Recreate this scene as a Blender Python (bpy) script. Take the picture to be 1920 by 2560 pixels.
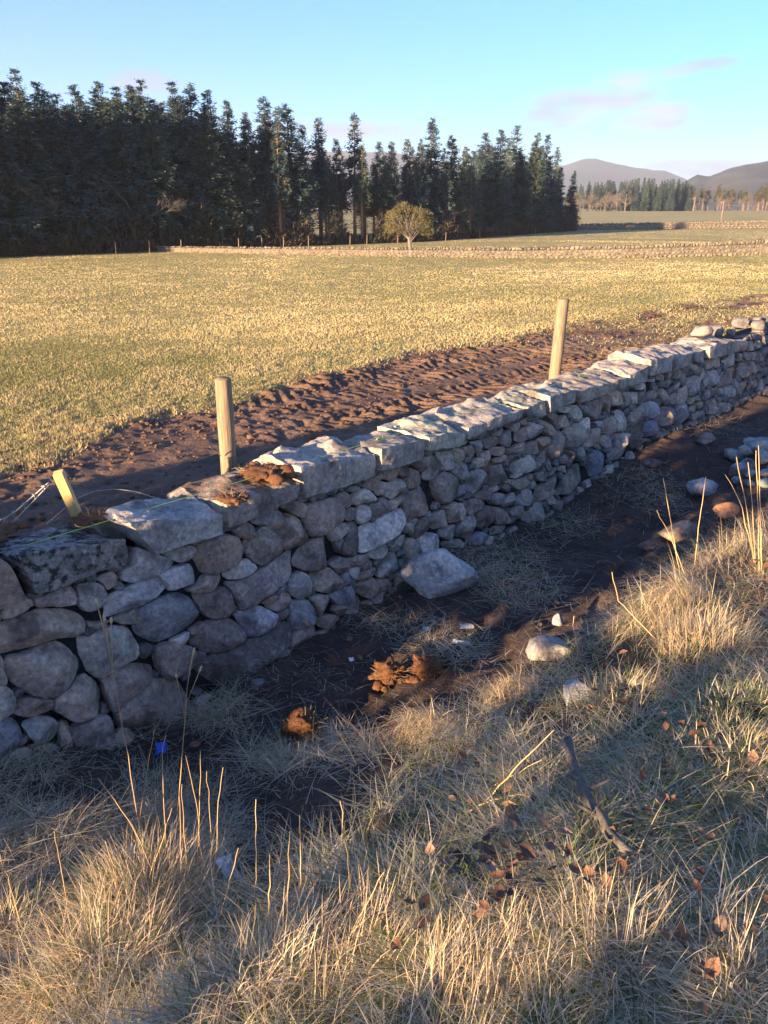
import bpy, bmesh, math, random
import numpy as np
from mathutils import Vector, Matrix, noise as mnoise

for o in list(bpy.data.objects): bpy.data.objects.remove(o, do_unlink=True)
scene = bpy.context.scene
COL = scene.collection
random.seed(7); RNG = np.random.default_rng(7)
R = math.radians

# ------------------------------------------------------------------ camera
FPX, HOR, ZC = 1923.0, 525.0, 2.55
PITCH = math.atan((1280 - HOR) / FPX)
cd = bpy.data.cameras.new('camera'); cam = bpy.data.objects.new('camera', cd); COL.objects.link(cam)
cam.location = (0, 0, ZC); cam.rotation_euler = (math.pi / 2 - PITCH, 0, 0)
cd.sensor_fit = 'VERTICAL'; cd.sensor_height = 24.0; cd.lens = 24.0 * FPX / 2560.0
cd.clip_start = 0.05; cd.clip_end = 20000
scene.camera = cam
scene.render.resolution_x = 768; scene.render.resolution_y = 1024

# ------------------------------------------------------------------ light
SUN_AZ, SUN_EL = R(43.0), R(9.0)          # azimuth the light travels to (from +y towards +x), elevation
w = bpy.data.worlds.new('World'); scene.world = w; w.use_nodes = True
def build_world():
    nt = w.node_tree; nt.nodes.clear(); N = nt.nodes.new; L = nt.links.new
    out = N('ShaderNodeOutputWorld'); bg = N('ShaderNodeBackground'); bg.inputs['Strength'].default_value = 0.07
    sky = N('ShaderNodeTexSky'); sky.sky_type = 'NISHITA'; sky.sun_disc = False
    sky.sun_elevation = SUN_EL; sky.sun_rotation = SUN_AZ + math.pi
    sky.altitude = 100; sky.air_density = 1.0; sky.dust_density = 0.0; sky.ozone_density = 7.0
    # one drawn-out cloud bank with a low veil along the horizon
    tc = N('ShaderNodeTexCoord'); sep = N('ShaderNodeSeparateXYZ'); L(tc.outputs['Generated'], sep.inputs[0])
    def mth(op, a, c=None):
        m = N('ShaderNodeMath'); m.operation = op
        for k, v in ((0, a), (1, c)):
            if v is None: continue
            if isinstance(v, (int, float)): m.inputs[k].default_value = v
            else: L(v, m.inputs[k])
        return m.outputs[0]
    az = mth('ARCTAN2', sep.outputs['X'], sep.outputs['Y']); el = mth('ARCSINE', sep.outputs['Z'])
    mp = N('ShaderNodeMapping'); mp.inputs['Scale'].default_value = (1.0, 1.0, 3.0); mp.inputs['Location'].default_value = (0.35, 0.1, 0.42); mp.inputs['Rotation'].default_value = (0, R(-12), 0)
    L(tc.outputs['Generated'], mp.inputs[0])
    nz = N('ShaderNodeTexNoise'); nz.inputs['Scale'].default_value = 16; nz.inputs['Detail'].default_value = 8; nz.inputs['Roughness'].default_value = 0.55; L(mp.outputs[0], nz.inputs['Vector'])
    tot = None
    for a0, e0, wa, we, tilt in ((13.4, 6.5, 6.0, 1.6, .16), (17.4, 5.5, 3.4, .95, .05), (19.0, 8.0, 3.5, .6, .1), (-2.5, 5.0, 6, .8, 0), (24, 2.4, 12, .9, 0), (-15, 7.5, 3, .9, 0), (60, 6, 9, 1.6, .1), (-70, 8, 10, 1.8, .1), (120, 5, 14, 1.5, 0), (-140, 6, 14, 1.5, 0)):
        da = mth('SUBTRACT', az, R(a0)); de = mth('SUBTRACT', mth('SUBTRACT', el, R(e0)), mth('MULTIPLY', da, tilt))
        u = mth('DIVIDE', da, R(wa)); v = mth('DIVIDE', de, R(we)); r2 = mth('ADD', mth('MULTIPLY', u, u), mth('MULTIPLY', v, v))
        k = mth('MAXIMUM', mth('SUBTRACT', 1.0, r2), 0.0); tot = k if tot is None else mth('MAXIMUM', tot, k)
    f = mth('ADD', mth('MULTIPLY', tot, .55), mth('MULTIPLY', mth('SUBTRACT', nz.outputs['Fac'], .5), 1.5))
    cr = N('ShaderNodeMapRange'); cr.interpolation_type = 'SMOOTHSTEP'; cr.inputs['From Min'].default_value = .02; cr.inputs['From Max'].default_value = .75; cr.inputs['To Max'].default_value = .95; L(f, cr.inputs['Value'])
    ga = mth('MULTIPLY', cr.outputs[0], mth('MINIMUM', mth('MULTIPLY', tot, 3.0), 1.0))
    mix = N('ShaderNodeMix'); mix.data_type = 'RGBA'; L(ga, mix.inputs['Factor'])
    n5 = N('ShaderNodeTexNoise'); n5.inputs['Scale'].default_value = 9; n5.inputs['Detail'].default_value = 3; L(mp.outputs[0], n5.inputs['Vector'])
    c2 = N('ShaderNodeValToRGB'); c2.color_ramp.elements[0].position = .48; c2.color_ramp.elements[0].color = (1.2, 1.36, 1.95, 1); c2.color_ramp.elements[1].position = .68; c2.color_ramp.elements[1].color = (1.95, 1.98, 2.45, 1); L(n5.outputs['Fac'], c2.inputs[0])
    L(sky.outputs[0], mix.inputs['A']); L(c2.outputs[0], mix.inputs['B'])
    L(mix.outputs['Result'], bg.inputs['Color']); L(bg.outputs[0], out.inputs[0])
build_world()
sd = bpy.data.lights.new('sun', 'SUN'); sd.energy = 5.0; sd.angle = R(0.53); sd.color = (1.0, 0.68, 0.40)
sun = bpy.data.objects.new('sun', sd); COL.objects.link(sun)
SDIR = Vector((math.sin(SUN_AZ) * math.cos(SUN_EL), math.cos(SUN_AZ) * math.cos(SUN_EL), -math.sin(SUN_EL)))
sun.rotation_euler = SDIR.to_track_quat('-Z', 'Y').to_euler()
scene.view_settings.view_transform = 'Standard'; scene.view_settings.look = 'None'
scene.view_settings.exposure = 2.6; scene.view_settings.gamma = 1.0; scene.view_settings.use_curve_mapping = False

# ------------------------------------------------------------------ geometry frame
CP, SP = math.cos(PITCH), math.sin(PITCH)
def ray(x, y):
    cx = (x - 960) / FPX; cy = (1280 - y) / FPX
    return np.array([cx, CP + cy * SP, -SP + cy * CP])
def project(P):                       # (N,3) world -> photo pixels
    P = np.asarray(P, float); d = P - np.array([0, 0, ZC])
    f = d[:, 1] * CP - d[:, 2] * SP; up = d[:, 1] * SP + d[:, 2] * CP
    f = np.where(f < 0.05, 0.05, f)
    return np.stack([960 + FPX * d[:, 0] / f, 1280 - FPX * up / f, f], 1)
U = np.array([0.6712, 0.7413]); NN = np.array([U[1], -U[0]]); CC = -3.317     # wall direction, normal towards the verge
def W(s, q, z):
    s = np.asarray(s, float); q = np.asarray(q, float); z = np.asarray(z, float)
    return np.stack(np.broadcast_arrays(U[0] * s + NN[0] * (q + CC), U[1] * s + NN[1] * (q + CC), z), -1)
def SQ(x, y): return U[0] * x + U[1] * y, NN[0] * x + NN[1] * y - CC
def sm(a, b, x):
    t = np.clip((np.asarray(x, float) - a) / (b - a), 0, 1); return t * t * (3 - 2 * t)

def hash3(i, j, k, seed):
    h = (i.astype(np.int64) * 374761393 + j.astype(np.int64) * 668265263 + k.astype(np.int64) * 2147483647 + seed * 974711) & 0xffffffff
    h = ((h ^ (h >> 13)) * 1274126177) & 0xffffffff
    h = ((h ^ (h >> 16)) * 2246822519) & 0xffffffff
    return ((h ^ (h >> 15)) & 0xffffff) / float(0xffffff)
def vnoise(p, seed=0):
    p = np.asarray(p, float); f = np.floor(p); t = p - f; t = t * t * (3 - 2 * t); f = f.astype(np.int64)
    r = 0
    for a in (0, 1):
        for b in (0, 1):
            for c in (0, 1):
                wgt = (t[:, 0] if a else 1 - t[:, 0]) * (t[:, 1] if b else 1 - t[:, 1]) * (t[:, 2] if c else 1 - t[:, 2])
                r = r + wgt * hash3(f[:, 0] + a, f[:, 1] + b, f[:, 2] + c, seed)
    return r * 2 - 1
def fbm(p, oct=4, seed=0, lac=2.1, gain=0.5):
    p = np.asarray(p, float); a = 1.0; r = 0
    for o in range(oct):
        r = r + a * vnoise(p, seed + o * 17); p = p * lac; a *= gain
    return r
def n2(s, q, f, oct=3, seed=0):
    s = np.asarray(s, float); q = np.asarray(q, float); sh = np.broadcast(s, q).shape
    s, q = np.broadcast_arrays(s, q)
    return fbm(np.stack([s.ravel() * f, q.ravel() * f, np.full(s.size, 0.37)], 1), oct, seed).reshape(sh)

# ------------------------------------------------------------------ ground heights
FS = [-3, 0.5, .92, 1.13, 1.47, 1.94, 2.67, 3.3, 4.2, 4.8, 5.7, 6.9, 8, 9.8, 10.8, 16]
FZ = [.3, .27, .22, .14, .0, -.04, 0, .03, .14, .05, 0, .12, .24, .14, .15, .3]
def verge_z(s, q):
    foot = np.interp(s, FS, FZ)
    far = sm(6, 14, s)
    b = foot * (1 - sm(.5, 2, q)) + (0.92 - .15 * far) * sm(.75, 2.75, q)
    lump = (0.075 * n2(s, q, 1.5, 3, 3) + .04 * n2(s, q, 4, 2, 4)) * sm(.3, 1.3, q) + 0.025 * n2(s, q, 6, 2, 5)
    return b + lump
def field_z(x, y):
    s, q = SQ(x, y)
    r = np.hypot(x, y)
    near = .35 * (1 - sm(4, 18, -q))
    rise = 2.3 * sm(115, 280, r)
    return near + rise + 0.05 * n2(x, y, .12, 2, 9) * sm(6, 14, -q) * (1 - sm(60, 120, r))
def ground_z(x, y):
    x = np.asarray(x, float); y = np.asarray(y, float)
    s, q = SQ(x, y)
    return np.where(q < -.3, field_z(x, y), verge_z(s, q))
def hit(px, py, zoff=0.0):
    r = ray(px, py); t = np.concatenate([np.arange(.6, 20, .01), np.arange(20, 400, .1)])
    P = r[None, :] * t[:, None] + np.array([0, 0, ZC])
    g = ground_z(P[:, 0], P[:, 1]) + zoff
    i = int(np.argmax(P[:, 2] < g))
    if P[i, 2] >= g[i]: i = len(t) - 1
    return P[i]

# ------------------------------------------------------------------ object helpers
def mesh_np(name, V, F, mat=None, smooth=False, col=None, sharp=None):
    V = np.asarray(V, np.float32); me = bpy.data.meshes.new(name)
    F = np.asarray(F, np.int32); k = F.shape[1]
    me.vertices.add(len(V)); me.vertices.foreach_set('co', V.ravel())
    me.loops.add(F.size); me.loops.foreach_set('vertex_index', F.ravel())
    me.polygons.add(len(F)); me.polygons.foreach_set('loop_start', np.arange(0, F.size, k, dtype=np.int32))
    if smooth: me.polygons.foreach_set('use_smooth', np.ones(len(F), bool))
    me.update(calc_edges=True)
    if sharp: me.set_sharp_from_angle(angle=sharp)
    if col is not None:
        a = me.color_attributes.new('Col', 'FLOAT_COLOR', 'POINT')
        c = np.ones((len(V), 4), np.float32); c[:, :3] = col; a.data.foreach_set('color', c.ravel())
    if mat: me.materials.append(mat)
    return me
def obj(name, me, parent=None, loc=None, color=None):
    o = bpy.data.objects.new(name, me); COL.objects.link(o)
    if loc is not None: o.location = loc
    if parent is not None: o.parent = parent
    if color is not None: o.color = (*color, 1)
    return o
def tag(o, label, cat, group=None):
    o['label'] = label; o['category'] = cat
    if group: o['group'] = group
    return o
def thing(name, label, cat, loc=(0, 0, 0), group=None):
    o = bpy.data.objects.new(name, None); COL.objects.link(o); o.location = loc; o.empty_display_size = .1
    return tag(o, label, cat, group)
def kind(o, k): o['kind'] = k; return o
class MB:                              # collects triangles/quads as triangles
    def __init__(s): s.V = []; s.F = []; s.n = 0; s.C = []
    def add(s, V, F, c=None):
        V = np.asarray(V, float); F = np.asarray(F, int)
        if F.shape[1] == 4: F = np.concatenate([F[:, [0, 1, 2]], F[:, [0, 2, 3]]])
        s.V.append(V); s.F.append(F + s.n); s.n += len(V)
        s.C.append(np.broadcast_to(np.asarray(c if c is not None else (1, 1, 1), float), (len(V), 3)))
    def mesh(s, name, mat, smooth=False, colors=False, origin=(0, 0, 0)):
        V = np.concatenate(s.V) - np.asarray(origin)
        return mesh_np(name, V, np.concatenate(s.F), mat, smooth, np.concatenate(s.C) if colors else None)
def tube(P, r, k=6, caps=True):
    P = np.asarray(P, float); n = len(P); r = np.broadcast_to(np.asarray(r, float), (n,))
    T = np.gradient(P, axis=0); T /= np.linalg.norm(T, axis=1)[:, None] + 1e-9
    ref = np.array([0, 0, 1.0]) if abs(T[:, 2]).mean() < .9 else np.array([1.0, 0, 0])
    A = np.cross(T, ref); A /= np.linalg.norm(A, axis=1)[:, None] + 1e-9; B = np.cross(A, T)
    an = np.arange(k) * 2 * math.pi / k
    V = (P[:, None, :] + r[:, None, None] * (np.cos(an)[None, :, None] * A[:, None, :] + np.sin(an)[None, :, None] * B[:, None, :])).reshape(-1, 3)
    i = np.arange(n - 1)[:, None] * k; j = np.arange(k)[None, :]; j2 = (j + 1) % k
    Q = np.stack([i + j, i + j2, i + k + j2, i + k + j], -1).reshape(-1, 4)
    F = np.concatenate([Q[:, [0, 1, 2]], Q[:, [0, 2, 3]]])
    if caps:
        V = np.concatenate([V, P[:1], P[-1:]]); a, b = len(V) - 2, len(V) - 1
        jj = np.arange(k); F = np.concatenate([F, np.stack([np.full(k, a), (jj + 1) % k, jj], 1),
            np.stack([np.full(k, b), (n - 1) * k + jj, (n - 1) * k + (jj + 1) % k], 1)])
    return V, F

# ------------------------------------------------------------------ materials
def mat_new(name):
    m = bpy.data.materials.new(name); m.use_nodes = True; nt = m.node_tree
    b = nt.nodes['Principled BSDF']; b.inputs['Specular IOR Level'].default_value = 0.25
    return m, nt, b, nt.nodes.new, nt.links.new
def noise_node(nt, vec, scale, detail=4, rough=.55):
    n = nt.nodes.new('ShaderNodeTexNoise'); n.inputs['Scale'].default_value = scale
    n.inputs['Detail'].default_value = detail; n.inputs['Roughness'].default_value = rough
    if vec is not None: nt.links.new(vec, n.inputs['Vector'])
    return n
def ramp(nt, fac, stops):
    r = nt.nodes.new('ShaderNodeValToRGB'); e = r.color_ramp.elements
    e[0].position = stops[0][0]; e[0].color = (*stops[0][1], 1); e[1].position = stops[-1][0]; e[1].color = (*stops[-1][1], 1)
    for p, c in stops[1:-1]:
        x = e.new(p); x.color = (*c, 1)
    nt.links.new(fac, r.inputs[0]); return r
def mixc(nt, fac, a, b, mode='MIX'):
    m = nt.nodes.new('ShaderNodeMix'); m.data_type = 'RGBA'; m.blend_type = mode
    for k, v in (('Factor', fac), ('A', a), ('B', b)):
        s = m.inputs[k] if k == 'Factor' else [i for i in m.inputs if i.name == k and i.type == 'RGBA'][0]
        if isinstance(v, (int, float)): s.default_value = v
        elif isinstance(v, tuple): s.default_value = (*v, 1)
        else: nt.links.new(v, s)
    return [o for o in m.outputs if o.type == 'RGBA'][0]
def bump(nt, b, h, strength, dist):
    n = nt.nodes.new('ShaderNodeBump'); n.inputs['Strength'].default_value = strength; n.inputs['Distance'].default_value = dist
    nt.links.new(h, n.inputs['Height']); nt.links.new(n.outputs[0], b.inputs['Normal']); return n
def g3(v): return (v, v, v)

def stone_mat(name, lichen=.5, dark=0.0, warm=0.0):
    m, nt, b, N, L = mat_new(name)
    oi = N('ShaderNodeObjectInfo'); tc = N('ShaderNodeTexCoord')
    off = N('ShaderNodeVectorMath'); off.operation = 'SCALE'; off.inputs[0].default_value = (37, 53, 71); L(oi.outputs['Random'], off.inputs['Scale'])
    ad = N('ShaderNodeVectorMath'); ad.operation = 'ADD'; L(tc.outputs['Object'], ad.inputs[0]); L(off.outputs[0], ad.inputs[1])
    v = ad.outputs[0]
    n1 = noise_node(nt, v, 7, 6, .6); n2_ = noise_node(nt, v, 38, 5, .65); n3 = noise_node(nt, v, 120, 3, .6)
    c = mixc(nt, 1.0, oi.outputs['Color'], ramp(nt, n1.outputs[0], [(.28, g3(.5)), (.5, g3(1.0)), (.72, (1.35, 1.3, 1.2))]).outputs[0], 'MULTIPLY')
    c = mixc(nt, 1.0, c, ramp(nt, n2_.outputs[0], [(.3, g3(.55)), (.52, g3(1.0)), (.75, g3(1.5))]).outputs[0], 'MULTIPLY')
    # pale lichen and fresh chips
    l1 = noise_node(nt, v, 17, 7, .72); lr = ramp(nt, l1.outputs[0], [(.56, g3(0)), (.64, g3(lichen))])
    c = mixc(nt, lr.outputs[0], c, (.48, .47, .44))
    vo = N('ShaderNodeTexVoronoi'); vo.inputs['Scale'].default_value = 55; L(v, vo.inputs['Vector'])
    sp = ramp(nt, vo.outputs['Distance'], [(.10, g3(.8)), (.17, g3(0))])
    gate = ramp(nt, noise_node(nt, v, 9, 2).outputs[0], [(.52, g3(0)), (.62, g3(1))])
    spg = mixc(nt, 1.0, sp.outputs[0], gate.outputs[0], 'MULTIPLY')
    c = mixc(nt, spg, c, (.5, .5, .48))
    # dark earthy stains
    st = ramp(nt, noise_node(nt, v, 5, 5, .6).outputs[0], [(.32, g3(.75 + dark * .2)), (.47, g3(0))])
    c = mixc(nt, st.outputs[0], c, (.075, .06, .05))
    if dark > 0:
        bl = ramp(nt, noise_node(nt, v, 22, 4, .6).outputs[0], [(.40, g3(.95)), (.52, g3(0))])
        c = mixc(nt, bl.outputs[0], c, (.028, .026, .024))
    if warm > 0:                       # soil smeared over upward faces
        geo = N('ShaderNodeNewGeometry'); sx = N('ShaderNodeSeparateXYZ'); L(geo.outputs['Normal'], sx.inputs[0])
        up = ramp(nt, sx.outputs['Z'], [(.55, g3(0)), (.85, g3(warm))])
        cl = ramp(nt, noise_node(nt, v, 10, 5, .65).outputs[0], [(.46, g3(0)), (.56, g3(1))])
        c = mixc(nt, mixc(nt, 1.0, up.outputs[0], cl.outputs[0], 'MULTIPLY'), c, (.22, .12, .065))
    L(c, b.inputs['Base Color']); b.inputs['Roughness'].default_value = .88
    h = mixc(nt, .35, n2_.outputs[0], n3.outputs[0]); bump(nt, b, h, .9, .014)
    return m
M_STONE = stone_mat('stone_face'); M_COPE = stone_mat('stone_cope', .75); M_DARK = stone_mat('stone_mottled', .8, 1.0); M_MUDDY = stone_mat('stone_muddy', .6, 0, .9)

def soil_mat(name, a, b_, c_, scale=1.0, bs=.8, bd=.03, straw=0.0):
    m, nt, b, N, L = mat_new(name); tc = N('ShaderNodeTexCoord'); v = tc.outputs['Object']
    n1 = noise_node(nt, v, 2.2 * scale, 6, .6); n2_ = noise_node(nt, v, 26 * scale, 6, .7)
    c = ramp(nt, n1.outputs[0], [(.3, a), (.55, b_), (.75, c_)]).outputs[0]
    c = mixc(nt, 1.0, c, ramp(nt, n2_.outputs[0], [(.25, g3(.55)), (.5, g3(1)), (.8, g3(1.45))]).outputs[0], 'MULTIPLY')
    L(c, b.inputs['Base Color']); b.inputs['Roughness'].default_value = .9
    bump(nt, b, n2_.outputs[0], bs, bd); return m
M_MUD = soil_mat('mud', (.062, .038, .025), (.105, .062, .038), (.15, .09, .055))
M_SOIL = soil_mat('soil_dark', (.022, .016, .013), (.038, .026, .02), (.06, .04, .028), 1.3)
M_CLOD = soil_mat('soil_clod', (.16, .075, .035), (.22, .105, .05), (.28, .15, .08), 6, 1.0, .02)
M_CORE = soil_mat('hearting', (.02, .018, .017), (.035, .032, .03), (.05, .045, .04), 3)  # near-black colour paints the gaps between stones as deep shade

def vcol_mat(name, transl=.3, rough=.75):
    m, nt, b, N, L = mat_new(name)
    a = N('ShaderNodeVertexColor'); a.layer_name = 'Col'; L(a.outputs[0], b.inputs['Base Color']); b.inputs['Roughness'].default_value = rough
    b.inputs['Specular IOR Level'].default_value = .2
    if transl > 0:
        t = N('ShaderNodeBsdfTranslucent'); L(a.outputs[0], t.inputs[0]); mx = N('ShaderNodeMixShader'); mx.inputs[0].default_value = transl
        L(b.outputs[0], mx.inputs[1]); L(t.outputs[0], mx.inputs[2]); L(mx.outputs[0], nt.nodes['Material Output'].inputs[0])
    return m
M_GRASS = vcol_mat('grass', .42); M_LEAF = vcol_mat('dead_leaf', .2); M_VC = vcol_mat('plain_vertex', 0)

def plain_mat(name, col, rough=.7, ns=20, var=.35, bs=.2, stretch=None, metal=0):
    m, nt, b, N, L = mat_new(name); tc = N('ShaderNodeTexCoord'); v = tc.outputs['Object']
    if stretch:
        mp = N('ShaderNodeMapping'); mp.inputs['Scale'].default_value = stretch; L(v, mp.inputs[0]); v = mp.outputs[0]
    n = noise_node(nt, v, ns, 5, .6)
    c = mixc(nt, 1.0, col, ramp(nt, n.outputs[0], [(.25, g3(1 - var)), (.5, g3(1)), (.75, g3(1 + var))]).outputs[0], 'MULTIPLY')
    L(c, b.inputs['Base Color']); b.inputs['Roughness'].default_value = rough; b.inputs['Metallic'].default_value = metal
    if bs: bump(nt, b, n.outputs[0], bs, .01)
    return m
M_POST = plain_mat('post_timber', (.235, .18, .12), .85, 16, .55, .5, (6, 6, .35))
M_POSTEND = plain_mat('post_end_grain', (.22, .17, .12), .9, 40, .4, .3)
M_STAKE = plain_mat('sawn_timber', (.62, .43, .18), .7, 10, .25, .2, (8, 8, .4))
M_WIRE = plain_mat('galvanised_wire', (.30, .29, .27), .5, 60, .3, 0, None, .5)
M_STRING = plain_mat('builders_string', (.42, .62, .12), .7, 60, .1, 0)
M_BARK = plain_mat('trunk_bark', (.32, .18, .10), .9, 6, .45, .4, (3, 3, .6))  # reddened and brightened so the slim trunks look sunlit
M_SHADEBARK = plain_mat('shaded_bark', (.10, .075, .055), .9, 6, .4, .4, (3, 3, .6))  # darker copy of the bark, shade of the dense stand in its colour
M_GREYBARK = plain_mat('grey_bark', (.17, .15, .135), .9, 8, .4, .3, (3, 3, .6))
M_PALEBARK = plain_mat('pale_bark', (.17, .145, .12), .9, 3, .4, .2)
M_STICK = plain_mat('stick_bark', (.11, .10, .085), .85, 45, .6, .6, (1, 1, 1))
M_WHITE = plain_mat('white_plastic', (.68, .70, .72), .5, 20, .15, .2)
M_BLUE = plain_mat('blue_plastic', (.03, .12, .62), .4, 20, .2, .1)

def foliage_mat(name, c1, c2, ns=.6):
    m, nt, b, N, L = mat_new(name); tc = N('ShaderNodeTexCoord'); oi = N('ShaderNodeObjectInfo')
    ad = N('ShaderNodeVectorMath'); ad.operation = 'ADD'; L(tc.outputs['Object'], ad.inputs[0]); L(oi.outputs['Random'], ad.inputs[1])
    n = noise_node(nt, ad.outputs[0], ns, 4, .6); c = ramp(nt, n.outputs[0], [(.35, c1), (.65, c2)]).outputs[0]
    tint = ramp(nt, oi.outputs['Random'], [(0, (.75, .85, .95)), (.5, g3(1)), (1, (1.25, 1.15, .8))]).outputs[0]
    c = mixc(nt, 1.0, c, tint, 'MULTIPLY'); L(c, b.inputs['Base Color']); b.inputs['Roughness'].default_value = .8
    b.inputs['Specular IOR Level'].default_value = .1
    t = N('ShaderNodeBsdfTranslucent'); L(c, t.inputs[0]); mx = N('ShaderNodeMixShader'); mx.inputs[0].default_value = .15
    L(b.outputs[0], mx.inputs[1]); L(t.outputs[0], mx.inputs[2]); L(mx.outputs[0], nt.nodes['Material Output'].inputs[0])
    return m
M_SPRUCE = foliage_mat('spruce_needles', (.04, .08, .10), (.085, .125, .11))
M_PINE = foliage_mat('pine_needles', (.04, .06, .03), (.075, .09, .045))
M_HAW = foliage_mat('hawthorn_twigs', (.13, .11, .05), (.23, .185, .085), 1.6)
M_SHADE_BUSH = foliage_mat('shade_bush_leaves', (.04, .05, .02), (.09, .08, .03), 1.2)  # leaves of the unseen bushes added for shade

def field_mat():
    m, nt, b, N, L = mat_new('pasture'); tc = N('ShaderNodeTexCoord'); v = tc.outputs['Object']
    n1 = noise_node(nt, v, .10, 4, .6); n2_ = noise_node(nt, v, 1.3, 5, .65); n3 = noise_node(nt, v, 9, 5, .7)
    c = ramp(nt, n2_.outputs[0], [(.33, (.30, .29, .11)), (.5, (.40, .345, .155)), (.66, (.48, .40, .20))]).outputs[0]
    c = mixc(nt, ramp(nt, n1.outputs[0], [(.4, g3(0)), (.65, g3(.6))]).outputs[0], c, (.28, .28, .10))
    c = mixc(nt, 1.0, c, ramp(nt, n3.outputs[0], [(.25, g3(.5)), (.55, g3(1)), (.8, g3(1.4))]).outputs[0], 'MULTIPLY')
    L(c, b.inputs['Base Color']); b.inputs['Roughness'].default_value = .95
    bump(nt, b, mixc(nt, .5, n3.outputs[0], n2_.outputs[0]), 1.0, .25); return m
M_FIELD = field_mat()
def verge_mat():
    m, nt, b, N, L = mat_new('verge_soil'); tc = N('ShaderNodeTexCoord'); v = tc.outputs['Object']
    n1 = noise_node(nt, v, 2.5, 6, .6); n2_ = noise_node(nt, v, 30, 6, .7)
    c = ramp(nt, n1.outputs[0], [(.3, (.04, .029, .024)), (.55, (.08, .057, .045)), (.75, (.13, .094, .07))]).outputs[0]
    c = mixc(nt, 1.0, c, ramp(nt, n2_.outputs[0], [(.25, g3(.55)), (.5, g3(1)), (.8, g3(1.45))]).outputs[0], 'MULTIPLY')
    L(c, b.inputs['Base Color']); b.inputs['Roughness'].default_value = .92; bump(nt, b, n2_.outputs[0], .8, .03); return m
M_VERGE = verge_mat()
def hill_mat(name, stops, ns):
    m, nt, b, N, L = mat_new(name); tc = N('ShaderNodeTexCoord')
    n = noise_node(nt, tc.outputs['Object'], ns, 6, .65); c = ramp(nt, n.outputs[0], stops).outputs[0]
    L(c, b.inputs['Base Color']); b.inputs['Roughness'].default_value = 1.0; return m
M_HILL1 = hill_mat('moor', [(.35, (.03, .045, .05)), (.6, (.06, .07, .07))], .004)
M_HILL2 = hill_mat('hill_farm', [(.42, (.022, .036, .034)), (.52, (.05, .06, .05)), (.68, (.10, .095, .07))], .012)
# ------------------------------------------------------------------ the ground
def mud_edge(s): return np.interp(s, [-6, 0, 2.6, 5.5, 9, 12, 19, 24, 40], [-3.4, -3.6, -3.8, -4.3, -4.9, -4.75, -4.4, -3.8, -3.4])
def mud_mask(s, q):
    e = mud_edge(s) + .35 * n2(s, q, .9, 3, 21) + .15 * n2(s, q, 4, 2, 22)
    m = sm(-.18, .18, q - e)
    fade = sm(10, 20, s)
    return m * (1 - .6 * fade * sm(-.3, .3, n2(s, q, 1.5, 3, 23) + .2))
def mud_z(s, q):
    x = U[0] * s + NN[0] * (q + CC); y = U[1] * s + NN[1] * (q + CC)
    m = mud_mask(s, q); base = field_z(x, y)
    clod = .06 * np.abs(n2(s, q * 1.3, 2.6, 4, 31)) + .05 * (.45 - np.abs(n2(s, q, 5.5, 3, 33))) + .03 * (.4 - np.abs(n2(s, q, 15, 2, 35)))
    smear = sm(-.15, .25, n2(s, q, 1.1, 2, 37))                     # flattened, slicked patches
    clod = clod * (1 - .75 * smear)
    tread = np.zeros_like(base)
    for lane, wd in ((-2.75, .34), (-4.25, .36), (-3.55, .25)):
        wob = lane + .12 * np.sin(s * .35 + lane)
        d = q - wob; inl = sm(wd, wd * .8, np.abs(d)) * sm(4.5, 7.5, s)
        ph = (s + np.abs(d) * .55 * (1 if lane < -3 else -1)) / .17
        lug = sm(.35, .65, np.abs((ph % 1) * 2 - 1))
        tread = tread + inl * (.04 * lug * (.5 + 1.0 * sm(-.5, .5, n2(s, q, 2.5, 2, 44))) - .05)
    edge = .05 * np.exp(-((q - mud_edge(s)) / .35) ** 2) * (.5 + n2(s, q, 2.2, 3, 39))
    return base + m * (.7 * clod + .85 * tread) + edge * m + .015 * n2(s, q, 8, 2, 40) - .05 * m
def track_z(s, q):
    t = np.minimum(sm(-6.4, -5.9, q), np.minimum(sm(-4, -3.3, s), sm(26.1, 25, s)))
    x = U[0] * s + NN[0] * (q + CC); y = U[1] * s + NN[1] * (q + CC)
    return mud_z(s, q) * t + (field_z(x, y) + .004) * (1 - t)
def grid(S, Q, zf):
    s, q = np.meshgrid(S, Q, indexing='ij'); z = zf(s, q); V = W(s, q, z).reshape(-1, 3)
    a, b = len(S), len(Q); i = np.arange(a - 1)[:, None] * b; j = np.arange(b - 1)[None, :]
    F = np.stack([i + j, i + b + j, i + b + j + 1, i + j + 1], -1).reshape(-1, 4)
    return V, F, s.ravel(), q.ravel()
Sm = np.concatenate([np.arange(-4, 1, .06), np.arange(1, 13, .027), np.arange(13, 26.1, .06)]); Qm = np.concatenate([np.arange(-6.4, -5.4, .05), np.arange(-5.4, -2.1, .027), np.arange(-2.1, -.25, .1)])
V, F, s_, q_ = grid(Sm, Qm, track_z)
mk = mud_mask(s_, q_)
m, nt, b, N, L = mat_new('mud_strip')
att = N('ShaderNodeVertexColor'); att.layer_name = 'Col'; tc = N('ShaderNodeTexCoord'); v = tc.outputs['Object']
n1 = noise_node(nt, v, 2.2, 6, .6); nf = noise_node(nt, v, 30, 6, .7); n3 = noise_node(nt, v, 1.3, 5, .65)
mudc = ramp(nt, n1.outputs[0], [(.3, (.09, .057, .04)), (.55, (.16, .102, .068)), (.75, (.25, .168, .112))]).outputs[0]
grc = ramp(nt, n3.outputs[0], [(.33, (.24, .24, .09)), (.5, (.33, .29, .13)), (.66, (.42, .34, .17))]).outputs[0]
c = mixc(nt, att.outputs[0], grc, mudc)
c = mixc(nt, 1.0, c, ramp(nt, nf.outputs[0], [(.25, g3(.6)), (.5, g3(1)), (.8, g3(1.4))]).outputs[0], 'MULTIPLY')
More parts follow.
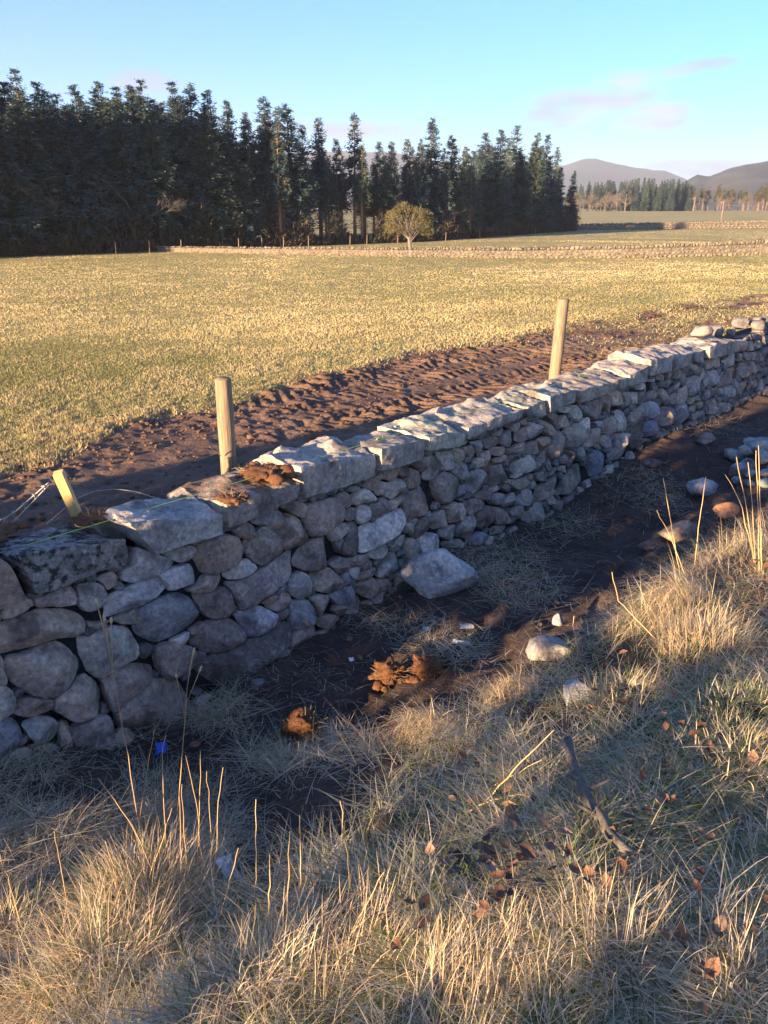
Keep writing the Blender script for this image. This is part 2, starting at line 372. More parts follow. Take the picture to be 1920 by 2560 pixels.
L(c, b.inputs['Base Color']); b.inputs['Roughness'].default_value = .82; bump(nt, b, nf.outputs[0], .8, .03)
kind(obj('mud_track', mesh_np('mud_track', V, F, m, True, np.repeat(mk[:, None], 3, 1))), 'structure')

def verge_bumpy(s, q):
    mud = 1 - sm(.6, 1.5, q)
    return verge_z(s, q) + mud * (.03 * np.abs(n2(s, q, 5, 4, 51)) + .012 * n2(s, q, 22, 2, 53)) + .02 * n2(s, q, 9, 2, 55) - .01
Sv = np.concatenate([np.arange(-4, 0, .12), np.arange(0, 8, .03), np.arange(8, 18.1, .08)]); Qv = np.concatenate([np.arange(-.3, 3.6, .03), np.arange(3.6, 8.1, .15)])
V, F, s_, q_ = grid(Sv, Qv, verge_bumpy)
kind(obj('verge_bank', mesh_np('verge_bank', V, F, M_VERGE, True)), 'structure')

rad = np.concatenate([np.geomspace(1.2, 60, 90), np.geomspace(62, 3500, 60)])
ang = np.radians(np.concatenate([np.arange(-50, 50, 1.0), np.arange(50, 310, 4.0)]))
rr, aa = np.meshgrid(rad, ang, indexing='ij'); x = rr * np.sin(aa); y = rr * np.cos(aa)
s_, q_ = SQ(x, y); z = ground_z(x, y)
inm = (s_ > -3.6) & (s_ < 25.4) & (q_ > -6.1) & (q_ < -.1); inv = (s_ > -3.6) & (s_ < 17.6) & (q_ >= -.5) & (q_ < 7.6)
z = np.where(inm | inv, z - .35, np.where(q_ > 7.6, np.minimum(z, .9) - .03, z))
z = np.where((q_ > -.5) & (rr > 60), field_z(x, y), z)
V = np.stack([x, y, z], -1).reshape(-1, 3); na = len(ang)
i = np.arange(len(rad) - 1)[:, None] * na; j = np.arange(na)[None, :]; j2 = (j + 1) % na
F = np.stack([i + j, i + na + j, i + na + j2, i + j2], -1).reshape(-1, 4)
V = np.concatenate([V, [[0, 0, .4]]]); me = mesh_np('field', V, F, M_FIELD, True)
kind(obj('field', me), 'structure')

# hills on the skyline
def hill(name, dist, prof, mat, seed, depth, label=None):
    px = np.array([p[0] for p in prof], float); py = np.array([p[1] for p in prof], float)
    xs = np.linspace(px[0], px[-1], 160); ys = np.interp(xs, px, py)
    k = 18; V = []
    for a in range(k):
        t = a / (k - 1)                                   # 0 front foot .. 1 behind the ridge
        d = dist + (t - .6) * depth; rise = math.sin(min(t / .6, 1) * math.pi / 2) if t < .6 else math.cos((t - .6) / .4 * math.pi / 2)
        az = (xs - 960) / 2065.0; X = d * az; Y = np.full_like(X, d)
        Zt = ZC + (HOR - ys) / 2065.0 * dist * np.sqrt(1 + 0 * az)
        Z = 1.0 + (Zt - 1.0) * rise
        Z = Z + rise * (1 - .3 * rise) * dist * .0022 * fbm(np.stack([X / dist * 40, Y / dist * 40, X * 0 + seed], 1), 4, seed)
        V.append(np.stack([X, Y, Z], 1))
    V = np.concatenate(V); n = 160
    i = np.arange(k - 1)[:, None] * n; j = np.arange(n - 1)[None, :]
    F = np.stack([i + j, i + j + 1, i + n + j + 1, i + n + j], -1).reshape(-1, 4)
    kind(obj(name, mesh_np(name, V, F, mat, True)), 'structure')
hill('moorland_hill', 2600, [(300, 530), (500, 470), (640, 420), (800, 395), (1000, 400), (1150, 425), (1300, 440), (1400, 425), (1440, 414), (1475, 411), (1520, 420), (1580, 432), (1650, 438), (1700, 455), (1800, 500), (1900, 530)], M_HILL1, 4, 1500)
hill('farmland_hill', 1100, [(1560, 530), (1640, 500), (1700, 462), (1730, 446), (1760, 450), (1800, 436), (1850, 424), (1900, 418), (2000, 415), (2200, 430), (2500, 470), (2800, 528)], M_HILL2, 8, 700)
# ------------------------------------------------------------------ the near dry stone wall
def qf(z): return .16 - .155 * z
TILES = {1: (0, 1240, 4.1475), 2: (0, 1560, 4.1475), 3: (380, 1200, 4.1475), 4: (380, 1480, 4.1475), 5: (740, 1080, 4.1475), 6: (740, 1280, 4.1475),
         7: (1080, 980, 4.879), 8: (1360, 860, 4.879), 9: (1620, 780, 5.53)}
STONES = {
1: """430,1110 520,1060 700,1000 800,970 840,1030 895,1060 880,1120 810,1170 680,1190 600,1180 470,1200 430,1160
70,1270 110,1180 310,1085 400,1110 440,1170 330,1230 180,1300 90,1320
-60,1230 0,1230 40,1250 70,1330 0,1390 -60,1390
860,960 970,920 1080,940 1140,1010 1165,1090 1120,1160 1050,1220 960,1240 890,1180 880,1060
1060,890 1130,840 1230,820 1280,880 1260,960 1170,1010 1120,950
-80,1430 0,1400 250,1300 480,1210 640,1195 770,1170 880,1220 950,1290 960,1370 900,1480 820,1520 700,1520 500,1590 300,1660 130,1717 0,1690 -80,1650
960,1260 1160,1110 1330,1000 1690,855 1780,960 1700,1060 1520,1170 1180,1330 1060,1345
1220,1320 1360,1260 1490,1200 1545,1270 1520,1340 1470,1365 1330,1365
980,1345 1100,1355 1215,1330 1180,1390 1060,1420 990,1400
1300,800 1420,740 1452,560 1600,600 1916,718 1908,771 1452,937 1340,920""",
2: """830,200 1010,160 1110,90 1250,60 1400,60 1450,160 1500,300 1480,400 1300,490 1180,560 1070,600 980,540 930,440 840,310
110,400 300,360 500,280 650,220 720,240 830,350 940,490 930,540 840,620 640,800 520,815 400,795 180,690 130,600
-60,360 60,380 100,430 90,520 130,620 110,680 0,720 -60,720
-60,720 0,715 110,690 180,740 215,830 200,950 100,1030 0,1055 -60,1055
200,970 230,830 400,810 600,825 590,930 540,960 360,1015 250,1000
610,940 630,830 760,740 870,630 950,570 1060,640 1130,760 1100,900 1020,1010 930,1050 800,1050 700,990
300,1080 450,1010 600,1020 680,1100 690,1180 640,1260 540,1290 440,1290 350,1220
-60,1080 100,1030 220,1040 280,1140 280,1230 220,1350 120,1450 0,1510 -60,1510
800,1130 930,1060 1060,980 1170,980 1220,1080 1245,1200 1200,1330 1120,1400 950,1400 850,1340 800,1250
400,1330 560,1290 680,1330 690,1450 560,1500 430,1470
690,1080 790,1060 800,1150 800,1280 830,1360 740,1370 690,1290
1110,600 1260,530 1430,460 1560,420 1659,350 1690,400 1650,580 1610,740 1560,810 1400,860 1220,980 1190,860 1140,700""",
3: """510,1200 700,1210 810,1130 880,1210 900,1400 830,1460 700,1475 600,1430 540,1320
440,1170 560,1110 620,1020 770,1010 800,1070 790,1150 720,1195 600,1200 470,1195
110,1000 330,930 450,895 540,980 580,1080 520,1110 400,1130 230,1185 200,1100
160,780 340,730 500,695 520,740 490,840 450,880 350,890 260,840
500,800 560,700 700,640 820,580 940,620 1020,700 1030,790 960,890 850,960 700,1015 590,1000 520,880
890,540 960,480 1070,450 1140,500 1140,580 1080,635 960,620 900,580
1090,450 1220,370 1330,315 1460,350 1380,430 1250,500 1130,485
1380,290 1480,230 1590,240 1680,310 1690,410 1600,415 1480,340
1030,660 1130,620 1180,530 1250,505 1320,560 1400,670 1400,750 1290,850 1180,910 1090,850 1040,750
1290,480 1400,420 1480,360 1600,420 1659,530 1690,620 1659,680 1540,740 1460,760 1410,700 1380,600 1310,530
790,990 900,930 1000,870 1060,850 1155,930 1080,1000 990,1055 850,1050
830,1090 1000,1060 1180,960 1300,850 1500,760 1520,800 1510,980 1450,1080 1200,1250 1100,1340 980,1380 940,1290 880,1180""",
4: """-330,1330 -200,1190 0,1050 60,950 200,930 330,920 440,970 490,1100 500,1250 420,1390 200,1450 0,1490 -250,1480
90,620 250,560 350,590 470,600 520,680 530,770 440,850 280,930 180,930 120,820
260,550 460,450 475,520 440,580 350,595
-37,162 402,12 489,75 585,303 489,406 104,581 0,572 -95,477 -116,353
480,530 600,380 700,320 870,300 960,380 1010,460 1025,530 860,630 660,700 540,640 470,580
470,430 600,350 600,380 530,460 490,480
910,260 1150,165 1250,210 1355,270 1340,330 1250,440 1050,525 1010,400
540,760 660,710 880,640 1050,550 1300,440 1480,335 1505,430 1500,560 1380,650 1290,740 1000,950 800,1010 600,1090 500,1000 460,870
1200,150 1300,60 1370,70 1360,120 1280,160
1240,180 1370,120 1400,30 1470,50 1500,130 1460,190 1350,245
1360,270 1480,195 1525,260 1490,310 1380,335
910,150 950,200 930,250 900,220""",
5: """30,1280 120,1230 250,1130 390,1080 460,1180 505,1280 480,1330 370,1430 180,1485 70,1430 40,1360
160,770 300,730 460,690 500,740 545,830 545,930 400,1020 330,1100 250,1110 190,1040 160,930
470,690 570,630 650,680 660,750 600,810 540,800 500,740
590,620 680,570 740,570 720,610 650,640
650,690 750,600 820,630 920,720 800,750 700,785 665,760
755,560 860,490 990,420 980,490 920,590 870,635 800,600
980,420 1060,380 1100,410 1090,490 1030,520 970,500
890,620 960,530 1030,550 1045,610 1000,660 930,680
1100,380 1200,370 1250,420 1220,480 1160,480 1100,430
990,690 1040,560 1100,490 1180,510 1185,590 1120,660 1060,710
1190,510 1250,390 1330,410 1390,480 1360,560 1220,615
1250,320 1370,310 1420,350 1390,450 1300,390
1380,290 1480,240 1540,290 1575,390 1520,480 1440,525 1390,500 1410,390
550,830 670,800 700,850 690,920 620,955 560,920
700,870 740,780 800,780 830,850 810,940 740,980 700,930
820,770 920,750 980,690 1030,730 1040,830 900,910 840,880
1040,730 1150,680 1180,730 1140,790 1040,840
730,990 900,940 1090,830 1160,810 1175,900 1165,1040 1050,1130 870,1240 720,1280 735,1180
1190,740 1160,670 1300,610 1400,540 1460,540 1510,660 1510,800 1400,870 1200,970 1190,850
560,960 640,970 700,940 725,1000 725,1200 680,1310 580,1310 530,1260 560,1130 600,1060
390,1070 450,1010 560,960 605,1010 580,1070 460,1170 420,1110
470,1170 540,1120 550,1180 510,1280 490,1230
1250,950 1330,910 1345,950 1290,980
1170,1030 1210,960 1290,980 1280,1050 1210,1080
1250,1090 1330,950 1400,890 1450,960 1440,1030 1320,1130
1400,880 1480,840 1480,880 1430,895
1500,830 1530,740 1560,790""",
6: """210,660 340,620 400,600 490,680 545,770 500,830 390,870 280,850 220,790
400,570 500,480 570,500 610,570 590,640 520,680 440,610
590,510 680,480 790,460 820,510 740,570 630,605
720,590 830,500 875,530 860,590 760,630
620,620 710,590 740,630 700,710 660,725 625,670
690,740 740,650 880,600 940,580 930,640 850,700 710,760
520,690 600,640 630,720 610,770 550,800 530,740
670,790 760,750 900,700 920,760 900,860 820,925 760,900 700,850
920,690 960,520 1010,440 1130,440 1130,600 1090,650 1000,710 940,700
800,460 900,400 1020,360 1020,440 940,510 860,510
1030,400 1140,260 1220,270 1210,350 1130,430 1050,440
1180,350 1230,280 1320,320 1360,400 1360,520 1200,590 1190,450
1340,290 1420,230 1530,250 1585,340 1570,440 1480,490 1380,500
920,720 1020,720 1060,770 1010,840 930,830
420,870 560,810 650,800 695,860 660,930 540,985 470,970 430,910
180,920 280,870 400,890 440,960 450,1040 420,1090 320,1115 270,1030
570,1000 680,920 740,900 755,950 740,1050 620,1100 580,1060
450,1060 480,990 560,990 585,1070 530,1120
290,1130 430,1090 530,1120 520,1180 400,1240 310,1230
0,960 160,930 220,990 275,1080 230,1200 40,1275 10,1180
10,1340 80,1270 250,1160 300,1210 250,1310 190,1400 40,1470 0,1450
0,690 90,640 170,670 200,770 190,890 90,930 0,880 -20,780""",
7: """140,750 260,740 320,830 310,960 210,980 190,870
270,730 380,690 470,740 485,790 440,850 340,890
460,690 560,660 620,700 610,780 560,840 500,780
560,630 660,600 725,640 720,740 640,780 620,690
410,620 510,610 510,650 440,660
690,590 800,550 900,580 915,620 850,680 740,715 720,640
820,530 950,440 960,480 890,560
910,590 970,480 1040,490 1090,620 1085,690 980,680 910,650
1010,430 1120,380 1155,410 1130,470 1060,500
1090,520 1220,430 1265,500 1260,580 1160,625 1100,610
1250,380 1400,420 1430,500 1380,570 1280,590 1250,470
1380,320 1470,370 1560,540 1490,555 1430,500 1400,400
1150,370 1230,320 1240,370 1170,420
630,820 690,830 690,920 610,940 600,870
660,780 760,730 820,790 825,860 770,920 700,950 690,830
770,710 900,680 990,690 980,760 850,800
830,830 980,780 990,840 880,880 840,870
990,800 1100,780 1115,830 1000,865
1000,700 1070,700 1080,740 1010,770
1060,700 1180,620 1240,650 1220,740 1090,770
1230,640 1360,600 1430,650 1420,720 1300,785 1220,750
1370,590 1460,550 1530,600 1500,670 1420,680
1060,890 1250,770 1300,870 1305,960 1180,1010 1050,1075 1070,960
1310,860 1400,750 1460,700 1495,800 1420,930 1300,990
310,900 440,860 560,910 550,960 500,1060 430,1100 330,1000
80,1110 160,1010 260,980 380,1050 420,1130 400,1290 330,1350 200,1395 130,1290
400,1180 450,1140 490,1190 470,1260 400,1310
500,1100 560,980 650,950 740,1010 740,1100 680,1210 560,1260 480,1210
740,940 950,880 1000,980 1010,1050 930,1150 800,1195 740,1160 750,1040
960,1120 1030,1080 1100,1120 1060,1155
1050,1110 1180,1050 1240,1120 1180,1200 1110,1215
1190,1050 1290,1010 1325,1050 1240,1110
1330,1030 1390,980 1440,1030 1430,1110 1370,1100
1250,1140 1340,1075 1365,1130 1340,1200 1270,1200
1430,1050 1550,930 1610,940 1600,1000 1470,1050
1260,1250 1430,1130 1600,1010 1650,1100 1580,1220 1400,1340 1280,1350
580,1290 680,1220 760,1230 775,1320 720,1345
770,1200 910,1150 920,1190 800,1250
910,1190 960,1130 1075,1215 980,1240
770,1350 820,1260 920,1250 980,1310 920,1390 820,1400
920,1390 990,1290 1120,1230 1140,1300 1050,1400 960,1430
1110,1370 1170,1230 1230,1190 1280,1320 1250,1400 1180,1410
460,1360 600,1310 750,1370 690,1410 520,1530 490,1440
380,1330 490,1290 505,1340 420,1350
210,1430 330,1360 400,1390 420,1470 390,1600 320,1635 270,1580 240,1480
400,1380 450,1390 485,1490 470,1560 400,1600
390,1650 480,1560 600,1500 640,1570 610,1700 540,1830 380,1790
620,1480 720,1400 800,1420 840,1530 820,1640 700,1710 620,1660
830,1420 900,1430 1040,1580 990,1620 860,1640
1010,1480 1120,1390 1215,1440 1180,1540 1080,1575
1080,1640 1190,1520 1300,1380 1410,1345 1485,1510 1440,1580 1330,1590 1100,1670
1440,1320 1520,1265 1580,1310 1560,1380 1490,1400
100,1450 130,1360 175,1400 170,1440
40,1560 180,1450 240,1510 270,1650 70,1710
160,1720 290,1650 400,1640 400,1720 290,1835 200,1800
210,1860 380,1810 460,1850 470,1920 250,1960
520,1830 660,1720 750,1770 690,1880 560,1910
760,1740 860,1660 1010,1620 1020,1680 900,1740 800,1780""",
8: """60,860 170,840 250,850 280,980 180,1025 130,950
230,800 330,770 390,800 380,850 280,850
390,760 500,750 570,880 520,950 450,970 390,900
480,750 610,770 620,820 570,860
280,890 340,870 390,940 380,1010 280,1050 240,1000
620,720 700,680 770,720 810,830 740,920 650,940 590,870
740,640 860,610 910,660 915,820 850,860 810,780 780,690
850,600 960,570 1040,650 1040,720 940,780 910,740 910,660
1000,600 1130,580 1140,740 1050,785 1040,690
1140,590 1200,590 1210,740 1150,745
1205,590 1280,590 1300,660 1270,740 1215,750
1130,520 1260,470 1360,490 1390,550 1310,640 1270,560 1170,580
400,1010 470,970 520,1000 560,1130 540,1200 400,1290 340,1280 340,1130 290,1070
520,980 600,900 680,990 650,1050 560,1100 530,1040
560,1110 700,1030 790,1080 780,1150 660,1270 540,1260 560,1180
680,960 770,950 770,1020 720,1020
780,950 900,880 940,910 920,1070 850,1125 790,1090 760,1040
930,900 930,830 1000,790 1060,860 1070,1070 1000,1090 920,1080
1080,900 1160,800 1270,750 1275,870 1220,960 1080,1050
1280,740 1370,700 1430,740 1440,860 1380,920 1270,880
1080,1060 1220,960 1270,970 1280,1120 1250,1240 1140,1310 1100,1130
1270,960 1400,940 1440,1050 1400,1120 1330,1150 1280,1140
750,1180 800,1120 870,1160 880,1260 800,1280 755,1230
870,1130 920,1100 1070,1100 1100,1150 1115,1310 1090,1380 900,1450 860,1350 890,1240
630,1360 650,1300 740,1310 870,1360 860,1440 800,1530 690,1630 600,1620 580,1500
110,1260 190,1040 260,1070 320,1180 330,1260 250,1370 150,1430 110,1340
420,1300 490,1250 560,1300 600,1330 580,1430 500,1450 470,1380
650,1260 720,1220 780,1280 740,1310
310,1310 400,1330 470,1350 480,1430 390,1530 350,1480 370,1390
250,1420 310,1350 365,1390 330,1480 280,1480
240,1540 310,1490 380,1570 310,1590
300,1640 420,1500 520,1470 580,1560 580,1680 480,1790 320,1870 200,1840 290,1740
1390,540 1440,510 1490,530 1440,600
1320,640 1420,580 1440,640 1350,690
1450,640 1490,560 1570,540 1580,690 1560,760 1480,740
1250,1180 1330,1160 1400,1180 1300,1250""",
9: """60,1170 130,1080 190,1120 190,1180 80,1230
360,1160 440,1110 480,1180 460,1290 370,1290
480,1090 590,1020 600,1180 560,1270 480,1290
590,1010 610,920 700,870 780,960 790,1090 720,1150 610,1190
830,930 880,830 990,810 1025,900 1010,1010 840,1050
1030,960 1050,830 1200,780 1310,770 1315,880 1250,980 1030,1040
1100,680 1190,600 1290,590 1310,720 1180,765 1120,740
990,620 1080,640 1080,740 990,780 965,740
820,680 980,640 980,740 870,820
650,720 770,760 780,830 720,870 650,800
780,770 850,800 850,840 780,840
500,900 590,830 600,960 540,1000
340,950 440,930 430,1030 350,1060
430,1030 510,970 530,1040 440,1090
170,890 250,865 330,900 320,950 240,960
60,950 200,920 230,980 100,970
190,1330 330,1310 430,1310 450,1450 420,1560 230,1610 180,1450
450,1330 560,1260 640,1320 650,1450 570,1580 460,1560
650,1330 720,1280 760,1340 670,1410
670,1440 780,1370 790,1460 690,1500
790,1380 850,1360 850,1450 800,1540
600,1210 700,1190 740,1240 640,1290
740,1280 850,1230 870,1280 770,1350
710,1190 830,1140 830,1210 760,1240
920,1080 1000,1040 1040,1100 960,1180
1040,1060 1120,1060 1110,1180 1040,1160
1110,1040 1190,1010 1250,1080 1240,1180 1130,1190
1280,1100 1310,990 1390,960 1440,1020 1430,1100 1330,1160
1320,720 1440,690 1450,870 1400,930 1330,920
890,1250 970,1190 1010,1290 990,1420 900,1430
1010,1190 1090,1180 1080,1250 1010,1270
1020,1290 1100,1260 1220,1280 1200,1450 1050,1440
1310,1230 1430,1160 1420,1280 1320,1360
1460,690 1540,700 1530,860 1460,870
1540,720 1620,720 1640,830 1550,820
1240,380 1400,400 1400,540 1250,560
1400,400 1560,400 1540,540 1420,550"""}
def face_pt(px, py):                          # photo pixel -> (s, z) on the battered wall face
    r = ray(px, py); t = (CC + .16 - .155 * ZC) / (NN @ r[:2] + .155 * r[2]); P = r * t
    return U @ P[:2], P[2] + ZC
def chaikin(P, it=1, w_=.22):
    for _ in range(it):
        Q = np.roll(P, -1, 0); P = np.stack([P * (1 - w_) + Q * w_, P * w_ + Q * (1 - w_)], 1).reshape(-1, P.shape[1])
    return P
def resample(P, n):
    Q = np.concatenate([P, P[:1]]); d = np.r_[0, np.cumsum(np.linalg.norm(np.diff(Q, axis=0), axis=1))]
    t = np.linspace(0, d[-1], n, endpoint=False)
    return np.stack([np.interp(t, d, Q[:, 0]), np.interp(t, d, Q[:, 1])], 1)
def poly_area(P): return .5 * abs(np.dot(P[:, 0], np.roll(P[:, 1], -1)) - np.dot(P[:, 1], np.roll(P[:, 0], -1)))
def pillow(P2, B, depth, seed, n=34, both=False, cuts=2, rough=1.0, rnd=1):
    """outline (a,b) -> verts (a,b,c) with c the outward bulge; rounded front, tapering back"""
    rs = np.random.default_rng(seed)
    P = resample(chaikin(P2, rnd, .15), n); cen = P.mean(0)
    ts = [1.0, .985, .955, .90, .80, .64, .44, .2]
    prof = [0, .26, .50, .72, .88, .95, .985, 1.0]
    V = []
    jit = 1 + .015 * rs.standard_normal(n)
    P = cen + (P - cen) * jit[:, None]
    back = [(.80, -depth), (.95, -depth * .55), (1.0, -depth * .12)] if not both else [(.2, -B * 2), (.6, -B * 1.8), (.88, -B * 1.4), (.98, -B * .9)]
    rings = [(t, c) for t, c in back] + [(t, B * p) for t, p in zip(ts, prof)]
    for t, c in rings:
        q = cen + (P - cen) * t; V.append(np.c_[q, np.full(n, c)])
    V.append(np.r_[cen, B][None]); V.append(np.r_[cen, rings[0][1]][None])
    V = np.concatenate(V); k = len(rings)
    size = math.sqrt(poly_area(P2) + 1e-6)
    for _ in range(cuts):                     # knocked-off flats
        a = rs.uniform(0, 2 * math.pi); tilt = rs.uniform(.2, 1.0)
        nrm = np.array([math.cos(a) * tilt, math.sin(a) * tilt, 1.0]); nrm /= np.linalg.norm(nrm)
        d = (V - np.r_[cen, 0]) @ nrm; lim = np.quantile(d, rs.uniform(.62, .86)); ex = np.clip(d - lim, 0, None)
        V = V - nrm * (ex * .93)[:, None]
    nz = fbm(V / size * 2.6 + seed * 3.1, 3, seed) * .05 * size * rough + fbm(V * 22 + seed, 2, seed + 5) * .006 * rough
    front = np.clip((V[:, 2] + .01) / (B + 1e-6), 0, 1)
    V[:, 2] += nz * (.35 + .65 * front)
    V[:, :2] += (V[:, :2] - cen) * (fbm(V / size * 3.3 + 40 + seed, 2, seed + 9) * .035)[:, None]
    F = []
    for r_ in range(k - 1):
        i = r_ * n; j = np.arange(n); j2 = (j + 1) % n
        F.append(np.stack([i + j, i + j2, i + n + j2], 1)); F.append(np.stack([i + j, i + n + j2, i + n + j], 1))
    j = np.arange(n); j2 = (j + 1) % n
    F.append(np.stack([(k - 1) * n + j, (k - 1) * n + j2, np.full(n, k * n)], 1)); F.append(np.stack([j2, j, np.full(n, k * n + 1)], 1))
    return V, np.concatenate(F)
TONES = [(.29, .25, .22), (.25, .215, .195), (.32, .285, .25), (.27, .27, .275), (.235, .25, .285), (.35, .345, .33), (.21, .185, .17), (.26, .235, .215), (.25, .225, .225)]
wall = thing('dry_stone_wall', 'long newly built grey dry stone wall with big flat cope stones beside the muddy ditch', 'wall', W(3, -.2, 0))
WORG = Vector(W(3, -.2, 0))
def wall_part(name, V, F, mat, color, smooth=True):
    o = V.mean(0); me = mesh_np(name, V - o, F, mat, smooth, None, R(26)); ob = obj(name, me, wall, Vector(o) - WORG, color); return ob
NSTONE = 0; POLYS = []
def face_stone(P, seed, color=None, B=None, n=38, mb=None):
    global NSTONE
    rs = random.Random(seed); w_, h_ = np.ptp(P[:, 0]), np.ptp(P[:, 1]); mn = min(w_, h_)
    if B is None: B = min(.065, mn * rs.uniform(.2, .32))
    cen = P.mean(0); Pn = cen + (P - cen) * (1 + .006 / max(mn, .03))
    V, F = pillow(Pn, B, .16 + .3 * mn, seed, n, cuts=rs.choice([2, 3, 4, 5]), rnd=1)
    X = W(V[:, 0], qf(V[:, 1]) + V[:, 2] * .93 - .055, V[:, 1] + V[:, 2] * .15)
    if mb is not None: mb.add(X, F); return
    c = tuple(v * 1.35 for v in color) if color else rs.choice(TONES); k = rs.uniform(.75, 1.2); NSTONE += 1
    return wall_part('stone', X, F, M_STONE, (c[0] * k * 1.45, c[1] * k * 1.28, c[2] * k * 1.10))
SPECIAL = {(4, 6): (.24, .26, .30), (1, 6): (.25, .26, .29), (8, 21): (.15, .175, .23), (8, 24): (.14, .165, .22), (5, 17): (.29, .285, .29), (7, 51): (.27, .26, .26),
           (6, 12): (.30, .29, .30), (7, 37): (.27, .24, .24), (1, 9): (.22, .225, .25), (3, 6): (.24, .25, .27), (3, 2): (.22, .22, .24), (9, 16): (.16, .14, .135), (4, 7): (.12, .115, .115)}
sd_ = 100
for tile, txt in STONES.items():
    ox, oy, sc = TILES[tile]
    for li, line in enumerate(txt.split('\n')):
        P = np.array([face_pt(ox + float(a.split(',')[0]) / sc, oy + float(a.split(',')[1]) / sc) for a in line.split()])
        sd_ += 1; POLYS.append(P); face_stone(P, sd_, SPECIAL.get((tile, li)))
# small pinning stones wedged into the gaps between the traced ones
def inside(P, pts):
    x, y = pts[:, 0], pts[:, 1]; r = np.zeros(len(pts), bool); j = len(P) - 1
    for i in range(len(P)):
        xi, yi, xj, yj = *P[i], *P[j]
        c = ((yi > y) != (yj > y)) & (x < (xj - xi) * (y - yi) / (yj - yi + 1e-12) + xi); r ^= c; j = i
    return r
def dist_poly(P, pts):
    A = P; Bq = np.roll(P, -1, 0); d = np.full(len(pts), 9.0)
    for a, b in zip(A, Bq):
        ab = b - a; t = np.clip(((pts - a) @ ab) / (ab @ ab + 1e-12), 0, 1); d = np.minimum(d, np.linalg.norm(pts - a - t[:, None] * ab, axis=1))
    return d
QC = .05
def cope_pt(px, py):
    r = ray(px, py); t = (CC + QC) / (NN @ r[:2]); P = r * t; return U @ P[:2], P[2] + ZC
def block(corn, depth, bl, br, seed, rough=1.0, na=34, nb=12, nc=26):
    """corn: TL,TR,BR,BL in (s,z); bl/br: (ds,dz) of the back top corners against the front ones"""
    A = np.linspace(-1, 1, na); Bv = np.linspace(-1, 1, nb); C = np.linspace(-1, 1, nc)
    idx = {}; pts = []
    def vid(i, j, k):
        key = (i, j, k)
        if key not in idx: idx[key] = len(pts); pts.append((A[i], Bv[j], C[k]))
        return idx[key]
    F = []
    def quad(a, b, c, d): F.append((a, b, c, d))
    for i in range(na - 1):
        for j in range(nb - 1):
            quad(vid(i, j, nc - 1), vid(i + 1, j, nc - 1), vid(i + 1, j + 1, nc - 1), vid(i, j + 1, nc - 1))
            quad(vid(i, j, 0), vid(i, j + 1, 0), vid(i + 1, j + 1, 0), vid(i + 1, j, 0))
        for k in range(nc - 1):
            quad(vid(i, nb - 1, k), vid(i, nb - 1, k + 1), vid(i + 1, nb - 1, k + 1), vid(i + 1, nb - 1, k))
            quad(vid(i, 0, k), vid(i + 1, 0, k), vid(i + 1, 0, k + 1), vid(i, 0, k + 1))
    for j in range(nb - 1):
        for k in range(nc - 1):
            quad(vid(0, j, k), vid(0, j, k + 1), vid(0, j + 1, k + 1), vid(0, j + 1, k))
            quad(vid(na - 1, j, k), vid(na - 1, j + 1, k), vid(na - 1, j + 1, k + 1), vid(na - 1, j, k + 1))
    p = np.array(pts); F = np.array(F); x, y, z = p.T; k = .05
    px_ = x * np.sqrt(1 - k * y * y / 2 - k * z * z / 2 + k * k * y * y * z * z / 3)
    py_ = y * np.sqrt(1 - k * x * x / 2 - k * z * z / 2 + k * k * x * x * z * z / 3)
    pz_ = z * np.sqrt(1 - k * y * y / 2 - k * x * x / 2 + k * k * y * y * x * x / 3)
    a = (px_ + 1) / 2; b = (py_ + 1) / 2; c = (1 - pz_) / 2
    TL, TR, BR, BL = [np.array(q) for q in corn]
    f = (np.outer((1 - a) * b, TL) + np.outer(a * b, TR) + np.outer(a * (1 - b), BR) + np.outer((1 - a) * (1 - b), BL))
    ds = (1 - a) * bl[0] + a * br[0]; dz = ((1 - a) * bl[1] + a * br[1]) * b
    s_ = f[:, 0] + ds * c; z_ = f[:, 1] + dz * c; q_ = QC - depth * c
    V = np.stack([s_, q_, z_], 1)
    L_ = abs(TR[0] - TL[0]); T_ = abs(TL[1] - BL[1])
    n1 = fbm(V * 4.5 + seed * 1.7, 4, seed); n2_ = fbm(V * 13 + seed, 3, seed + 3)
    top = sm(.55, .95, y) ; front = sm(.5, .95, z); ends = sm(.5, .95, abs(x))
    ter = np.floor(n1 * 3.2 + x * .6) / 3.2; tooth = ((a * L_ / .27 + seed * .37 + c * .5) % 1.0); tooth = np.where(tooth < .82, tooth / .82, (1 - tooth) / .18); back = sm(.12, .5, c) * sm(1.02, .8, c)
    rz = np.random.default_rng(seed)
    cen = np.array([f[:, 0].mean(), QC - depth / 2, f[:, 1].mean()]); half = np.array([L_ / 2, depth / 2, T_ / 2])
    for _ in range(8):                               # split faces and knocked-off arrises
        nr = np.array([rz.normal(0, .5), -abs(rz.normal(.25, .4)), abs(rz.normal(.8, .25))]); nr /= np.linalg.norm(nr)
        dd = ((V - cen) / half) @ nr; lim = rz.uniform(.84, 1.0) * dd.max(); V = V - (nr * half)[None] * np.clip(dd - lim, 0, None)[:, None] * .95
    V[:, 2] += top * (.012 * n1 + .014 * ter + .009 * n2_ + .024 * back * (tooth - .2) * (.6 + .5 * n1)) * rough
    V[:, 1] += front * (.008 * n1 + .005 * n2_)
    V[:, 0] += ends * np.sign(x) * (.015 * n1 + .006 * n2_) * min(1, L_ / .25)
    V[:, 2] -= sm(.6, 1, -y) * .012 * n1
    return W(V[:, 0], V[:, 1], V[:, 2]), F
